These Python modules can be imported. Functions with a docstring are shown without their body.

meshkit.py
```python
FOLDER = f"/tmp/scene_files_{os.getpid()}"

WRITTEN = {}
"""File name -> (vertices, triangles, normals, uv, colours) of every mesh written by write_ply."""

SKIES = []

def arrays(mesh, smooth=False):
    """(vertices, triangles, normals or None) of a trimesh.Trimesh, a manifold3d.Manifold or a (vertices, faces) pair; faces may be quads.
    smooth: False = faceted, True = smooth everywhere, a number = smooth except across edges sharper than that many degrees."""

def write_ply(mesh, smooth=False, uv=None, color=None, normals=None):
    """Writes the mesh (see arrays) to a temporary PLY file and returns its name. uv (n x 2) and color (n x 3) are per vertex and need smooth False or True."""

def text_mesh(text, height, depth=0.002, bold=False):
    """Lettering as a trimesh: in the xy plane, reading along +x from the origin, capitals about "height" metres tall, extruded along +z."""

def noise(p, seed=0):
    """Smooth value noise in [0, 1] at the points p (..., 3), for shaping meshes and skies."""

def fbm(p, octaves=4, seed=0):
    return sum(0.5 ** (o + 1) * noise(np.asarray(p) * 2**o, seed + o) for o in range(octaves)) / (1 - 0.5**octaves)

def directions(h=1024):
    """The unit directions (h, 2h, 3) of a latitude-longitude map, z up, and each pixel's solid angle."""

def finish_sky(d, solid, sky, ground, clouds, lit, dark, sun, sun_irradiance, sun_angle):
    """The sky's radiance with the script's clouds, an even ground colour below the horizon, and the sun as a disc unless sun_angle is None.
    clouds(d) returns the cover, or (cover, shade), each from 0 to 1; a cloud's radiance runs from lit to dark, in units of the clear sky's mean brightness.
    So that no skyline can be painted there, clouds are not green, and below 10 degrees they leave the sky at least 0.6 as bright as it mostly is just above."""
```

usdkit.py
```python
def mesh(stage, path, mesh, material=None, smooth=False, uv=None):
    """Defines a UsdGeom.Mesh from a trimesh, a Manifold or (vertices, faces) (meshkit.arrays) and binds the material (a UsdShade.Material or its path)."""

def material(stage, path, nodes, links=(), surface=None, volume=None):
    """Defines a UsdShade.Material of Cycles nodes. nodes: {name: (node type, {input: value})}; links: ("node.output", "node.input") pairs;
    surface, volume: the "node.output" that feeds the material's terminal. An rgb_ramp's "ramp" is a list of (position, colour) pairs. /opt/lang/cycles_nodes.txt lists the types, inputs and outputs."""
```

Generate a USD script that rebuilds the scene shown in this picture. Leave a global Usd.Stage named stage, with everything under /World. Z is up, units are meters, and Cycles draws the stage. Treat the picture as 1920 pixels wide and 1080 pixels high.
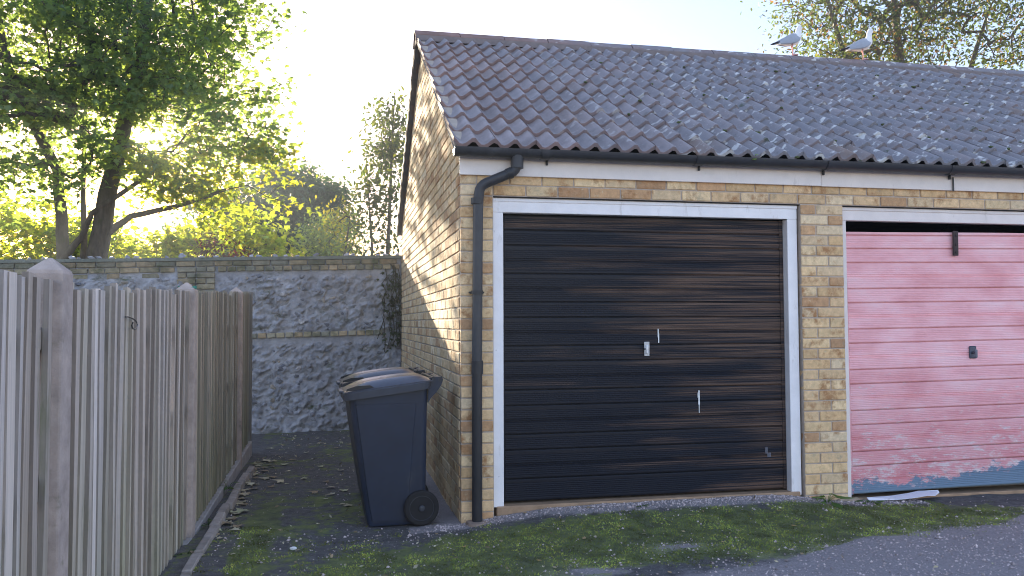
import math
import random
import numpy as np
import trimesh
import manifold3d as m3
from scipy.spatial import cKDTree, ConvexHull
from pxr import Usd, UsdGeom, UsdLux, UsdShade, Sdf, Gf, Vt
import usdkit
import meshkit

stage = Usd.Stage.CreateInMemory()
UsdGeom.SetStageUpAxis(stage, "Z")
UsdGeom.SetStageMetersPerUnit(stage, 1.0)
UsdGeom.Xform.Define(stage, "/World")
UsdGeom.Scope.Define(stage, "/World/Looks")

# ------------------------------------------------------------------ camera, sky, sun, exposure
SKY_STRENGTH = 0.08
SUN_INTENSITY = 1.15
EXPOSURE = 2.35
F_PX, YAW, PITCH, ROLL = 1560.5, 0.2036, 0.0411, -0.0041
CAM = (-0.7786, -5.4731, 1.2508)
SUN_EL, SUN_AZ = math.radians(12.2), math.atan2(-0.2191, 0.9527)
SUN = np.array([math.cos(SUN_EL) * math.sin(SUN_AZ), math.cos(SUN_EL) * math.cos(SUN_AZ), math.sin(SUN_EL)])

_fw = np.array([math.sin(YAW) * math.cos(PITCH), math.cos(YAW) * math.cos(PITCH), math.sin(PITCH)])
_r0 = np.array([math.cos(YAW), -math.sin(YAW), 0.0])
_u0 = np.cross(_r0, _fw)
_r = _r0 * math.cos(ROLL) + _u0 * math.sin(ROLL)
_u = -_r0 * math.sin(ROLL) + _u0 * math.cos(ROLL)
cam = UsdGeom.Camera.Define(stage, "/World/camera")
cam.CreateHorizontalApertureAttr(36.0)
cam.CreateVerticalApertureAttr(20.25)
cam.CreateFocalLengthAttr(F_PX / 1920 * 36.0)
cam.CreateClippingRangeAttr(Gf.Vec2f(0.05, 2000.0))
cam.CreateExposureAttr(EXPOSURE)
cam.AddTransformOp().Set(Gf.Matrix4d(*_r, 0, *_u, 0, *(-_fw), 0, *CAM, 1))

def g3(x):
    return (x, x, x)


dome = UsdLux.DomeLight.Define(stage, "/World/sky")
usdkit.material(stage, "/World/Looks/sky_air", {
    "s": ("sky_texture", {"sky_type": "single_scattering", "sun_disc": False, "sun_elevation": SUN_EL, "sun_rotation": SUN_AZ,
                          "altitude": 20.0, "air_density": 1.0, "aerosol_density": 0.4, "ozone_density": 0.35}),
    "h": ("hsv", {"saturation": 1.65}), "w": ("mix", {"mix_type": "multiply", "fac": 1.0, "color2": (1.20, 0.93, 1.01)}),
    # even pale colour added over the whole sky to lift the shaded ground
    "tc": ("texture_coordinate", {}), "n": ("noise_texture", {"scale": 1.6, "detail": 4.0}), "r": ("rgb_ramp", {"ramp": [(0.3, g3(0.46)), (0.7, g3(0.56))]}),
    "cl": ("mix", {"color2": (2.1, 2.32, 3.25)}),
    "b": ("background_shader", {"strength": SKY_STRENGTH})},
    [("s.color", "h.color"), ("h.color", "w.color1"), ("tc.generated", "n.vector"), ("n.fac", "r.fac"), ("r.color", "cl.fac"), ("w.color", "cl.color1"), ("cl.color", "b.color")], surface="b.background")
UsdShade.MaterialBindingAPI.Apply(dome.GetPrim()).Bind(UsdShade.Material.Get(stage, "/World/Looks/sky_air"))
dome.GetPrim().SetCustomDataByKey("kind", "structure")

sun = UsdLux.DistantLight.Define(stage, "/World/sun")
sun.CreateNormalizeAttr(True)
sun.CreateIntensityAttr(SUN_INTENSITY)
sun.CreateAngleAttr(0.5)
sun.CreateColorAttr(Gf.Vec3f(1.0, 0.84, 0.62))
_sx = np.cross([0, 0, 1.0], SUN)
_sx /= np.linalg.norm(_sx)
_sy = np.cross(SUN, _sx)
sun.AddTransformOp().Set(Gf.Matrix4d(*_sx, 0, *_sy, 0, *SUN, 0, 0, 0, 30, 1))

rng = np.random.default_rng(7)


def bp(px, axis, val):
    """The point where the photograph's pixel meets the plane axis = val (used to read positions off the photograph)."""
    d = _fw + _r * (px[0] - 960) / F_PX - _u * (px[1] - 540) / F_PX
    return np.array(CAM) + (val - CAM[axis]) / d[axis] * d


# ------------------------------------------------------------------ scene helpers
_names = {}


def numbered(parent, name):
    k = _names.get((parent, name), 0)
    _names[(parent, name)] = k + 1
    return f"{parent}/{name}" + (f"_{k:03d}" if k else "")


def tag(prim, label=None, cat=None, group=None, kind=None):
    for k, v in (("label", label), ("category", cat), ("group", group), ("kind", kind)):
        if v:
            prim.SetCustomDataByKey(k, v)
    return prim


def thing(name, label, cat, group=None, loc=None, rot=None, kind=None, parent="/World"):
    path = numbered(parent, name)
    x = UsdGeom.Xform.Define(stage, path)
    if loc is not None:
        x.AddTranslateOp().Set(Gf.Vec3d(*map(float, loc)))
    if rot is not None:
        x.AddRotateZOp().Set(float(rot))
    tag(x.GetPrim(), label, cat, group, kind)
    return path


def obj(name, mesh, mat, parent="/World", smooth=False, tint=None, label=None, cat=None, group=None, kind=None):
    path = numbered(parent, name)
    if isinstance(mesh, list):
        mesh = join(mesh)
    if hasattr(mesh, "vertices"):
        mesh = (np.asarray(mesh.vertices), np.asarray(mesh.faces))
    m = usdkit.mesh(stage, path, mesh, f"/World/Looks/{mat}", smooth)
    n = len(m.GetPointsAttr().Get())
    if tint is not None:
        t = np.asarray(tint, np.float32)
        if t.ndim == 1:
            t = np.tile(t, (n, 1))
        if len(t) != n: print("TINT", path, len(t), n)
        UsdGeom.PrimvarsAPI(m).CreatePrimvar("tint", Sdf.ValueTypeNames.Color3fArray, "vertex").Set(Vt.Vec3fArray.FromNumpy(t))
    tag(m.GetPrim(), label, cat, group, kind)
    return path


def join(parts):
    vs, fs, n = [], [], 0
    for v, f in parts:
        v, f = np.asarray(v, float), np.asarray(f, int)
        if f.shape[1] == 4:
            f = np.vstack([f[:, [0, 1, 2]], f[:, [0, 2, 3]]])
        vs.append(v)
        fs.append(f + n)
        n += len(v)
    return np.vstack(vs), np.vstack(fs)


# chamfered box template
_S = np.array([[x, y, z] for x in (-1, 1) for y in (-1, 1) for z in (-1, 1)], float)
_CS = np.repeat(_S, 3, 0)
_CI = np.tile(1 - np.eye(3), (8, 1))
_t = _CS * 1.0 - _CS * _CI * 0.2
_h = trimesh.Trimesh(_t, ConvexHull(_t).simplices, process=False)
_fl = []
for _f in np.asarray(_h.faces):
    a, b, c = _t[_f]
    _fl.append(_f if np.dot(np.cross(b - a, c - a), a + b + c) > 0 else _f[::-1])
_CF = np.array(_fl)


def cbox(lo, hi, c=0.003, jit=0.0, r=None):
    lo, hi = np.asarray(lo, float), np.asarray(hi, float)
    v = (lo + hi) / 2 + _CS * (hi - lo) / 2 - _CS * _CI * c
    if jit:
        v = v + (r or rng).uniform(-jit, jit, v.shape)
    return v, _CF


_BV = (_S + 1) / 2
_BF = np.array([[0, 1, 3], [0, 3, 2], [4, 6, 7], [4, 7, 5], [0, 4, 5], [0, 5, 1], [2, 3, 7], [2, 7, 6], [0, 2, 6], [0, 6, 4], [1, 5, 7], [1, 7, 3]])


def box(lo, hi):
    lo, hi = np.asarray(lo, float), np.asarray(hi, float)
    return lo + _BV * (hi - lo), _BF


def tube(pts, radii, sides=8, caps=True):
    p = np.asarray(pts, float)
    radii = np.broadcast_to(np.asarray(radii, float), (len(p),))
    t = np.gradient(p, axis=0)
    t /= np.linalg.norm(t, axis=1, keepdims=True) + 1e-12
    ref = np.array([0.0, 0, 1.0]) if abs(t[:, 2]).mean() < 0.8 else np.array([1.0, 0, 0])
    a = np.cross(t, ref)
    a /= np.linalg.norm(a, axis=1, keepdims=True) + 1e-12
    b = np.cross(t, a)
    ang = np.arange(sides) * 2 * np.pi / sides
    v = p[:, None] + radii[:, None, None] * (np.cos(ang)[None, :, None] * a[:, None] + np.sin(ang)[None, :, None] * b[:, None])
    i, j = np.meshgrid(np.arange(len(p) - 1), np.arange(sides), indexing="ij")
    q = np.stack([i * sides + j, i * sides + (j + 1) % sides, (i + 1) * sides + (j + 1) % sides, (i + 1) * sides + j], -1).reshape(-1, 4)
    f = np.vstack([q[:, [0, 2, 1]], q[:, [0, 3, 2]]])
    v = v.reshape(-1, 3)
    if caps:
        n = len(v)
        v = np.vstack([v, p[0], p[-1]])
        k = np.arange(sides)
        f = np.vstack([f, np.stack([np.full(sides, n), k, (k + 1) % sides], 1), np.stack([np.full(sides, n + 1), n - sides + (k + 1) % sides, n - sides + k], 1)])
    return v, f


def loft(rings, cap=True):
    """rings: list of (n,3) loops, joined one to the next."""
    n = len(rings[0])
    v = np.vstack(rings)
    i, j = np.meshgrid(np.arange(len(rings) - 1), np.arange(n), indexing="ij")
    q = np.stack([i * n + j, i * n + (j + 1) % n, (i + 1) * n + (j + 1) % n, (i + 1) * n + j], -1).reshape(-1, 4)
    f = np.vstack([q[:, [0, 1, 2]], q[:, [0, 2, 3]]])
    if cap:
        m = len(v)
        v = np.vstack([v, rings[0].mean(0), rings[-1].mean(0)])
        k = np.arange(n)
        f = np.vstack([f, np.stack([np.full(n, m), (k + 1) % n, k], 1), np.stack([np.full(n, m + 1), len(rings) * n - n + k, len(rings) * n - n + (k + 1) % n], 1)])
    return v, f


def rrect(x0, x1, y0, y1, r, n=4):
    out = []
    for cx, cy, a0 in ((x1 - r, y1 - r, 0), (x0 + r, y1 - r, 90), (x0 + r, y0 + r, 180), (x1 - r, y0 + r, 270)):
        for k in range(n + 1):
            a = math.radians(a0 + 90 * k / n)
            out.append((cx + r * math.cos(a), cy + r * math.sin(a)))
    return np.array(out)


def extrude_x(profile, x0, x1, seg=1):
    """profile: (n,2) loop of (y,z), counter-clockwise seen from +x."""
    p = np.asarray(profile, float)
    rings = [np.column_stack([np.full(len(p), x), p]) for x in np.linspace(x0, x1, seg + 1)]
    tri = trimesh.creation.triangulate_polygon(__import__("shapely").Polygon(p), engine="earcut")
    v, f = loft(rings, cap=False)
    pv, pf = np.asarray(tri[0]), np.asarray(tri[1])
    c0 = np.column_stack([np.full(len(pv), x0), pv])
    c1 = np.column_stack([np.full(len(pv), x1), pv])
    m = trimesh.Trimesh(*join([(v, f), (c0, pf[:, ::-1]), (c1, pf)]), process=True)
    m.merge_vertices()
    trimesh.repair.fix_normals(m)
    return np.asarray(m.vertices), np.asarray(m.faces)


# ------------------------------------------------------------------ materials
def ramp(name, a, b, ca, cb):
    return ("rgb_ramp", {"ramp": [(a, ca), (b, cb)]})


def g3(x):
    return (x, x, x)


def tinted(name, var=0.25, scale=9.0, stretch=(1, 1, 1), bump=0.4, bscale=70.0, bdist=0.004, rough=0.85, stain=None, spec=0.3, metallic=0.0, leaf=False, coord="position"):
    n = {"a": ("attribute", {"attribute": "tint"}), "g": ("geometry", {}), "o": ("texture_coordinate", {}),
         "m": ("mapping", {"mapping_type": "point", "scale": stretch}),
         "n": ("noise_texture", {"scale": scale, "detail": 6.0, "roughness": 0.65}),
         "r": ("rgb_ramp", {"ramp": [(0.28, g3(1 - var)), (0.72, g3(1 + var))]}),
         "x": ("mix", {"mix_type": "multiply", "fac": 1.0}),
         "n2": ("noise_texture", {"scale": bscale, "detail": 2.0, "roughness": 0.5}),
         "bu": ("bump", {"strength": bump, "distance": bdist}),
         "p": ("principled_bsdf", {"roughness": rough, "specular_ior_level": spec, "metallic": metallic})}
    src = "g.position" if coord == "position" else "o.object"
    l = [(src, "m.vector"), ("m.vector", "n.vector"), ("m.vector", "n2.vector"), ("n.fac", "r.fac"), ("a.color", "x.color1"), ("r.color", "x.color2"), ("n2.fac", "bu.height"), ("bu.normal", "p.normal")]
    last = "x.color"
    for i, (col, sc, lo, hi, st) in enumerate(stain or []):
        n[f"sm{i}"] = ("mapping", {"mapping_type": "point", "scale": st, "location": (3.1 * i + 1.7, 0.4, 2.2)})
        n[f"sn{i}"] = ("noise_texture", {"scale": sc, "detail": 7.0, "roughness": 0.68})
        n[f"sr{i}"] = ("rgb_ramp", {"ramp": [(lo, g3(0)), (hi, g3(1))]})
        n[f"sx{i}"] = ("mix", {"mix_type": "mix", "color2": col})
        l += [(src, f"sm{i}.vector"), (f"sm{i}.vector", f"sn{i}.vector"), (f"sn{i}.fac", f"sr{i}.fac"), (f"sr{i}.color", f"sx{i}.fac"), (last, f"sx{i}.color1")]
        last = f"sx{i}.color"
    l.append((last, "p.base_color"))
    surf = "p.BSDF"
    if leaf:
        n["tc"] = ("mix", {"mix_type": "multiply", "fac": 1.0, "color2": (1.9, 1.75, 0.55)})
        n["t"] = ("translucent_bsdf", {})
        n["mc"] = ("mix_closure", {"fac": leaf})
        l += [(last, "tc.color1"), ("tc.color", "t.color"), ("p.BSDF", "mc.closure1"), ("t.BSDF", "mc.closure2")]
        surf = "mc.closure"
    usdkit.material(stage, f"/World/Looks/{name}", n, l, surface=surf)


tinted("brick_face", var=0.22, scale=26, bump=0.75, bscale=120, bdist=0.004, rough=0.9,
       stain=[((0.38, 0.20, 0.09), 9.0, 0.52, 0.66, (1, 1, 1)), ((0.30, 0.26, 0.19), 5.0, 0.60, 0.75, (1, 1, 1)), ((0.62, 0.50, 0.32), 34.0, 0.60, 0.72, (1, 1, 1))])
tinted("mortar", var=0.2, scale=14, bump=0.6, bscale=160, bdist=0.003, rough=0.95)
tinted("old_mortar", var=0.3, scale=9, bump=0.8, bscale=90, bdist=0.008, rough=0.95, stain=[((0.06, 0.075, 0.035), 3.0, 0.58, 0.72, (1, 1, 2))])
tinted("old_brick", var=0.3, scale=18, bump=0.6, bscale=90, bdist=0.005, rough=0.95, stain=[((0.08, 0.09, 0.05), 4.0, 0.48, 0.66, (1, 1, 1))])
tinted("flint_stone", var=0.35, scale=24, bump=0.3, bscale=60, bdist=0.004, rough=0.42, stain=[((0.30, 0.30, 0.31), 13.0, 0.56, 0.66, (1, 1, 1))])
tinted("weathered_board", var=0.20, scale=3.2, stretch=(14, 14, 0.7), bump=0.5, bscale=22, bdist=0.004, rough=0.9,
       stain=[((0.16, 0.16, 0.095), 2.4, 0.58, 0.76, (1.5, 1.5, 0.5)), ((0.09, 0.07, 0.06), 3.5, 0.68, 0.76, (12, 12, 0.7))])
tinted("concrete", var=0.25, scale=12, bump=0.6, bscale=140, bdist=0.003, rough=0.92, stain=[((0.10, 0.115, 0.06), 3.5, 0.58, 0.72, (1, 1, 1))])
tinted("white_paint", var=0.07, scale=6, bump=0.15, bscale=40, bdist=0.002, rough=0.5, stain=[((0.50, 0.44, 0.38), 5.0, 0.60, 0.78, (2, 2, 0.6)), ((0.16, 0.12, 0.09), 34.0, 0.70, 0.74, (1, 1, 0.5))])
tinted("black_plastic", var=0.3, scale=7, bump=0.12, bscale=120, bdist=0.001, rough=0.42, spec=0.5, stain=[((0.06, 0.06, 0.065), 4.0, 0.60, 0.80, (1, 1, 0.4))])
tinted("bin_plastic", var=0.25, scale=5, bump=0.15, bscale=260, bdist=0.001, rough=0.46, spec=0.5, coord="object", stain=[((0.05, 0.052, 0.058), 6.0, 0.60, 0.85, (1, 1, 0.5)), ((0.16, 0.16, 0.16), 90.0, 0.70, 0.74, (1, 1, 1))])
tinted("lid_plastic", var=0.2, scale=5, bump=0.1, bscale=200, bdist=0.001, rough=0.28, spec=0.6, coord="object", stain=[((0.07, 0.072, 0.078), 7.0, 0.62, 0.85, (1, 1, 0.5))])
tinted("metal_fitting", var=0.25, scale=30, bump=0.2, bscale=60, bdist=0.001, rough=0.45, metallic=0.7)
tinted("matte", var=0.25, scale=20, bump=0.3, bscale=80, bdist=0.003, rough=0.8)
tinted("bark", var=0.4, scale=6, stretch=(2, 2, 0.6), bump=0.9, bscale=18, bdist=0.02, rough=0.95, stain=[((0.07, 0.08, 0.035), 2.0, 0.55, 0.7, (1, 1, 1))])
tinted("leaf", var=0.25, scale=1.1, bump=0.2, bscale=30, bdist=0.004, rough=0.5, spec=0.4, leaf=0.45)
tinted("sunny_leaf", var=0.25, scale=1.1, bump=0.2, bscale=30, bdist=0.004, rough=0.5, spec=0.4, leaf=0.62)
tinted("dry_leaf", var=0.3, scale=30, bump=0.4, bscale=60, bdist=0.004, rough=0.8)
tinted("feather", var=0.06, scale=24, bump=0.25, bscale=70, bdist=0.003, rough=0.8, coord="object")
tinted("gravel", var=0.3, scale=60, bump=0.2, rough=0.9)

# roof tile: brown red tile, grey film, moss and white lichen that grows towards the middle of the roof
usdkit.material(stage, "/World/Looks/roof_tile", {
    "a": ("attribute", {"attribute": "tint"}), "g": ("geometry", {}), "s": ("separate_xyz", {}),
    "n": ("noise_texture", {"scale": 5.0, "detail": 7.0, "roughness": 0.7}), "r": ("rgb_ramp", {"ramp": [(0.3, g3(0.7)), (0.7, g3(1.3))]}),
    "x": ("mix", {"mix_type": "multiply", "fac": 1.0}),
    "age": ("map_range", {"from_min": 0.4, "from_max": 2.4, "to_min": 0.0, "to_max": 1.0, "clamp": True}),
    "n1": ("noise_texture", {"scale": 2.3, "detail": 5.0, "roughness": 0.6}), "r1": ("rgb_ramp", {"ramp": [(0.30, g3(0.25)), (0.60, g3(1))]}),
    "m1": ("math", {"math_type": "multiply"}), "film": ("mix", {"color2": (0.185, 0.18, 0.195)}),
    "n4": ("noise_texture", {"scale": 42.0, "detail": 3.0}), "r4": ("rgb_ramp", {"ramp": [(0.62, g3(0)), (0.70, g3(0.55))]}), "m4": ("math", {"math_type": "multiply"}), "speck": ("mix", {"color2": (0.36, 0.36, 0.35)}),
    "mp": ("mapping", {"mapping_type": "point", "scale": (0.75, 1, 1)}),
    "n2": ("noise_texture", {"scale": 13.0, "detail": 2.0, "roughness": 0.45}), "r2": ("rgb_ramp", {"ramp": [(0.62, g3(0)), (0.675, g3(0.9))]}),
    "m2": ("math", {"math_type": "multiply"}), "lichen": ("mix", {"color2": (0.52, 0.52, 0.50)}),
    "n3": ("noise_texture", {"scale": 6.0, "detail": 6.0, "roughness": 0.7}), "r3": ("rgb_ramp", {"ramp": [(0.62, g3(0)), (0.70, g3(0.8))]}),
    "m3": ("math", {"math_type": "multiply"}), "moss": ("mix", {"color2": (0.035, 0.05, 0.018)}),
    "n5": ("noise_texture", {"scale": 90.0, "detail": 2.0, "roughness": 0.5}), "bu": ("bump", {"strength": 0.4, "distance": 0.003}),
    "p": ("principled_bsdf", {"roughness": 0.72, "specular_ior_level": 0.35})},
    [("g.position", "s.vector"), ("g.position", "n.vector"), ("n.fac", "r.fac"), ("a.color", "x.color1"), ("r.color", "x.color2"),
     ("s.x", "age.value"), ("g.position", "n1.vector"), ("n1.fac", "r1.fac"), ("r1.color", "m1.value1"), ("age.result", "m1.value2"), ("m1.value", "film.fac"), ("x.color", "film.color1"),
     ("g.position", "n4.vector"), ("n4.fac", "r4.fac"), ("r4.color", "m4.value1"), ("age.result", "m4.value2"), ("m4.value", "speck.fac"), ("film.color", "speck.color1"),
     ("g.position", "n3.vector"), ("n3.fac", "r3.fac"), ("r3.color", "m3.value1"), ("age.result", "m3.value2"), ("m3.value", "moss.fac"), ("speck.color", "moss.color1"),
     ("g.position", "mp.vector"), ("mp.vector", "n2.vector"), ("n2.fac", "r2.fac"), ("r2.color", "m2.value1"), ("age.result", "m2.value2"), ("m2.value", "lichen.fac"), ("moss.color", "lichen.color1"),
     ("lichen.color", "p.base_color"), ("g.position", "n5.vector"), ("n5.fac", "bu.height"), ("bu.normal", "p.normal")], surface="p.BSDF")

# black door: old glossy black coat, brown reflections painted into the colour along the ribs, most at the upper right
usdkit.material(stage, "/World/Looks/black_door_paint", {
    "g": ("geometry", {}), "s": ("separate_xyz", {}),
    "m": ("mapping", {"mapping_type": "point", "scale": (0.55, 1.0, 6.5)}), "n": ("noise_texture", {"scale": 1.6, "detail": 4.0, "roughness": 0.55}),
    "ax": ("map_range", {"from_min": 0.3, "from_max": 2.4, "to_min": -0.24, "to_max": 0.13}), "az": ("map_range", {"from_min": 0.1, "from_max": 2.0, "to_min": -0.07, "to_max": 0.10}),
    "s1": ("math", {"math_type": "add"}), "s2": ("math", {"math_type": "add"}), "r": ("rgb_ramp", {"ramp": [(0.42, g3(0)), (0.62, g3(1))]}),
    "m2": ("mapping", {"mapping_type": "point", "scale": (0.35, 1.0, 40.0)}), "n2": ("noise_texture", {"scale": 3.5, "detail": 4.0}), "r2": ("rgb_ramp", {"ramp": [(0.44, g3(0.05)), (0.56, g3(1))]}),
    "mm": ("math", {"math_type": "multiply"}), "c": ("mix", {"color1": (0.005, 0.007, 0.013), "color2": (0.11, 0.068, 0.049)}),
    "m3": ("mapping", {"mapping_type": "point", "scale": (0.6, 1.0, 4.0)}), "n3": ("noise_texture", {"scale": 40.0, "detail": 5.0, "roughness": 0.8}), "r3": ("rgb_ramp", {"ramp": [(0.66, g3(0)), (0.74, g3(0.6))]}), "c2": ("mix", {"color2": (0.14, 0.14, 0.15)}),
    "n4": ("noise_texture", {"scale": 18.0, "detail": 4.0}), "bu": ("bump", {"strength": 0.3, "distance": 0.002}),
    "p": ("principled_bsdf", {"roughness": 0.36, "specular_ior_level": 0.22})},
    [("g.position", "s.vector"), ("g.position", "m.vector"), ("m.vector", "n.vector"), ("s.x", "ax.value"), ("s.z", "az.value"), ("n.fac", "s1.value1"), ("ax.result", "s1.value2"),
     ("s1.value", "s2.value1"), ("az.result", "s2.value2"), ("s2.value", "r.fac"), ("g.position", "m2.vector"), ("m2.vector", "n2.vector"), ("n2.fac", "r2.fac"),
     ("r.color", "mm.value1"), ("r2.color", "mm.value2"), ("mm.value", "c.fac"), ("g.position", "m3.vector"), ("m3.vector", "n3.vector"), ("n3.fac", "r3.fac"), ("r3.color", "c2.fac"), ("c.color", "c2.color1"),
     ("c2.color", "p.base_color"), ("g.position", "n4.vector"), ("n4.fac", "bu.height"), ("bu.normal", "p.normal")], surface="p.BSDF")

# pink door: faded pink over red, chalky white wear lower down, blue grey coat bare along the bottom
usdkit.material(stage, "/World/Looks/pink_door_paint", {
    "g": ("geometry", {}), "s": ("separate_xyz", {}),
    "m": ("mapping", {"mapping_type": "point", "scale": (1.0, 1.0, 2.5)}), "n": ("noise_texture", {"scale": 2.2, "detail": 5.0, "roughness": 0.6}),
    "c": ("rgb_ramp", {"ramp": [(0.32, (0.74, 0.34, 0.355)), (0.50, (0.85, 0.46, 0.48)), (0.68, (0.88, 0.57, 0.585))]}),
    "zr": ("map_range", {"from_min": 0.15, "from_max": 0.95, "to_min": 0.45, "to_max": 0.0, "clamp": True}),
    "red": ("mix", {"color2": (0.40, 0.075, 0.095)}),
    "m2": ("mapping", {"mapping_type": "point", "scale": (1.0, 1.0, 3.4)}), "n2": ("noise_texture", {"scale": 7.5, "detail": 10.0, "roughness": 0.84}),
    "zw": ("map_range", {"from_min": 0.05, "from_max": 1.3, "to_min": 0.065, "to_max": -0.09, "clamp": True}), "aw": ("math", {"math_type": "add"}), "rw": ("rgb_ramp", {"ramp": [(0.545, g3(0)), (0.64, g3(0.8))]}),
    "white": ("mix", {"color2": (0.66, 0.62, 0.62)}),
    "m3": ("mapping", {"mapping_type": "point", "scale": (0.8, 1.0, 1.6), "location": (4, 2, 1)}), "n3": ("noise_texture", {"scale": 4.5, "detail": 10.0, "roughness": 0.8}),
    "zb": ("map_range", {"from_min": 0.0, "from_max": 0.42, "to_min": 0.20, "to_max": -0.42, "clamp": True}), "xb": ("map_range", {"from_min": 2.9, "from_max": 4.4, "to_min": -0.07, "to_max": 0.07}), "ab": ("math", {"math_type": "add"}), "ab2": ("math", {"math_type": "add"}), "rb": ("rgb_ramp", {"ramp": [(0.55, g3(0)), (0.59, g3(1))]}),
    "blue": ("mix", {"color2": (0.15, 0.22, 0.30)}),
    "n4": ("noise_texture", {"scale": 60.0, "detail": 4.0}), "bu": ("bump", {"strength": 0.3, "distance": 0.002}),
    "p": ("principled_bsdf", {"roughness": 0.7, "specular_ior_level": 0.3})},
    [("g.position", "s.vector"), ("g.position", "m.vector"), ("m.vector", "n.vector"), ("n.fac", "c.fac"), ("s.z", "zr.value"), ("zr.result", "red.fac"), ("c.color", "red.color1"),
     ("g.position", "m2.vector"), ("m2.vector", "n2.vector"), ("s.z", "zw.value"), ("n2.fac", "aw.value1"), ("zw.result", "aw.value2"), ("aw.value", "rw.fac"), ("rw.color", "white.fac"), ("red.color", "white.color1"),
     ("g.position", "m3.vector"), ("m3.vector", "n3.vector"), ("s.z", "zb.value"), ("s.x", "xb.value"), ("n3.fac", "ab.value1"), ("zb.result", "ab.value2"), ("ab.value", "ab2.value1"), ("xb.result", "ab2.value2"), ("ab2.value", "rb.fac"),
     ("rb.color", "blue.fac"), ("white.color", "blue.color1"), ("blue.color", "p.base_color"), ("g.position", "n4.vector"), ("n4.fac", "bu.height"), ("bu.normal", "p.normal")], surface="p.BSDF")

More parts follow.
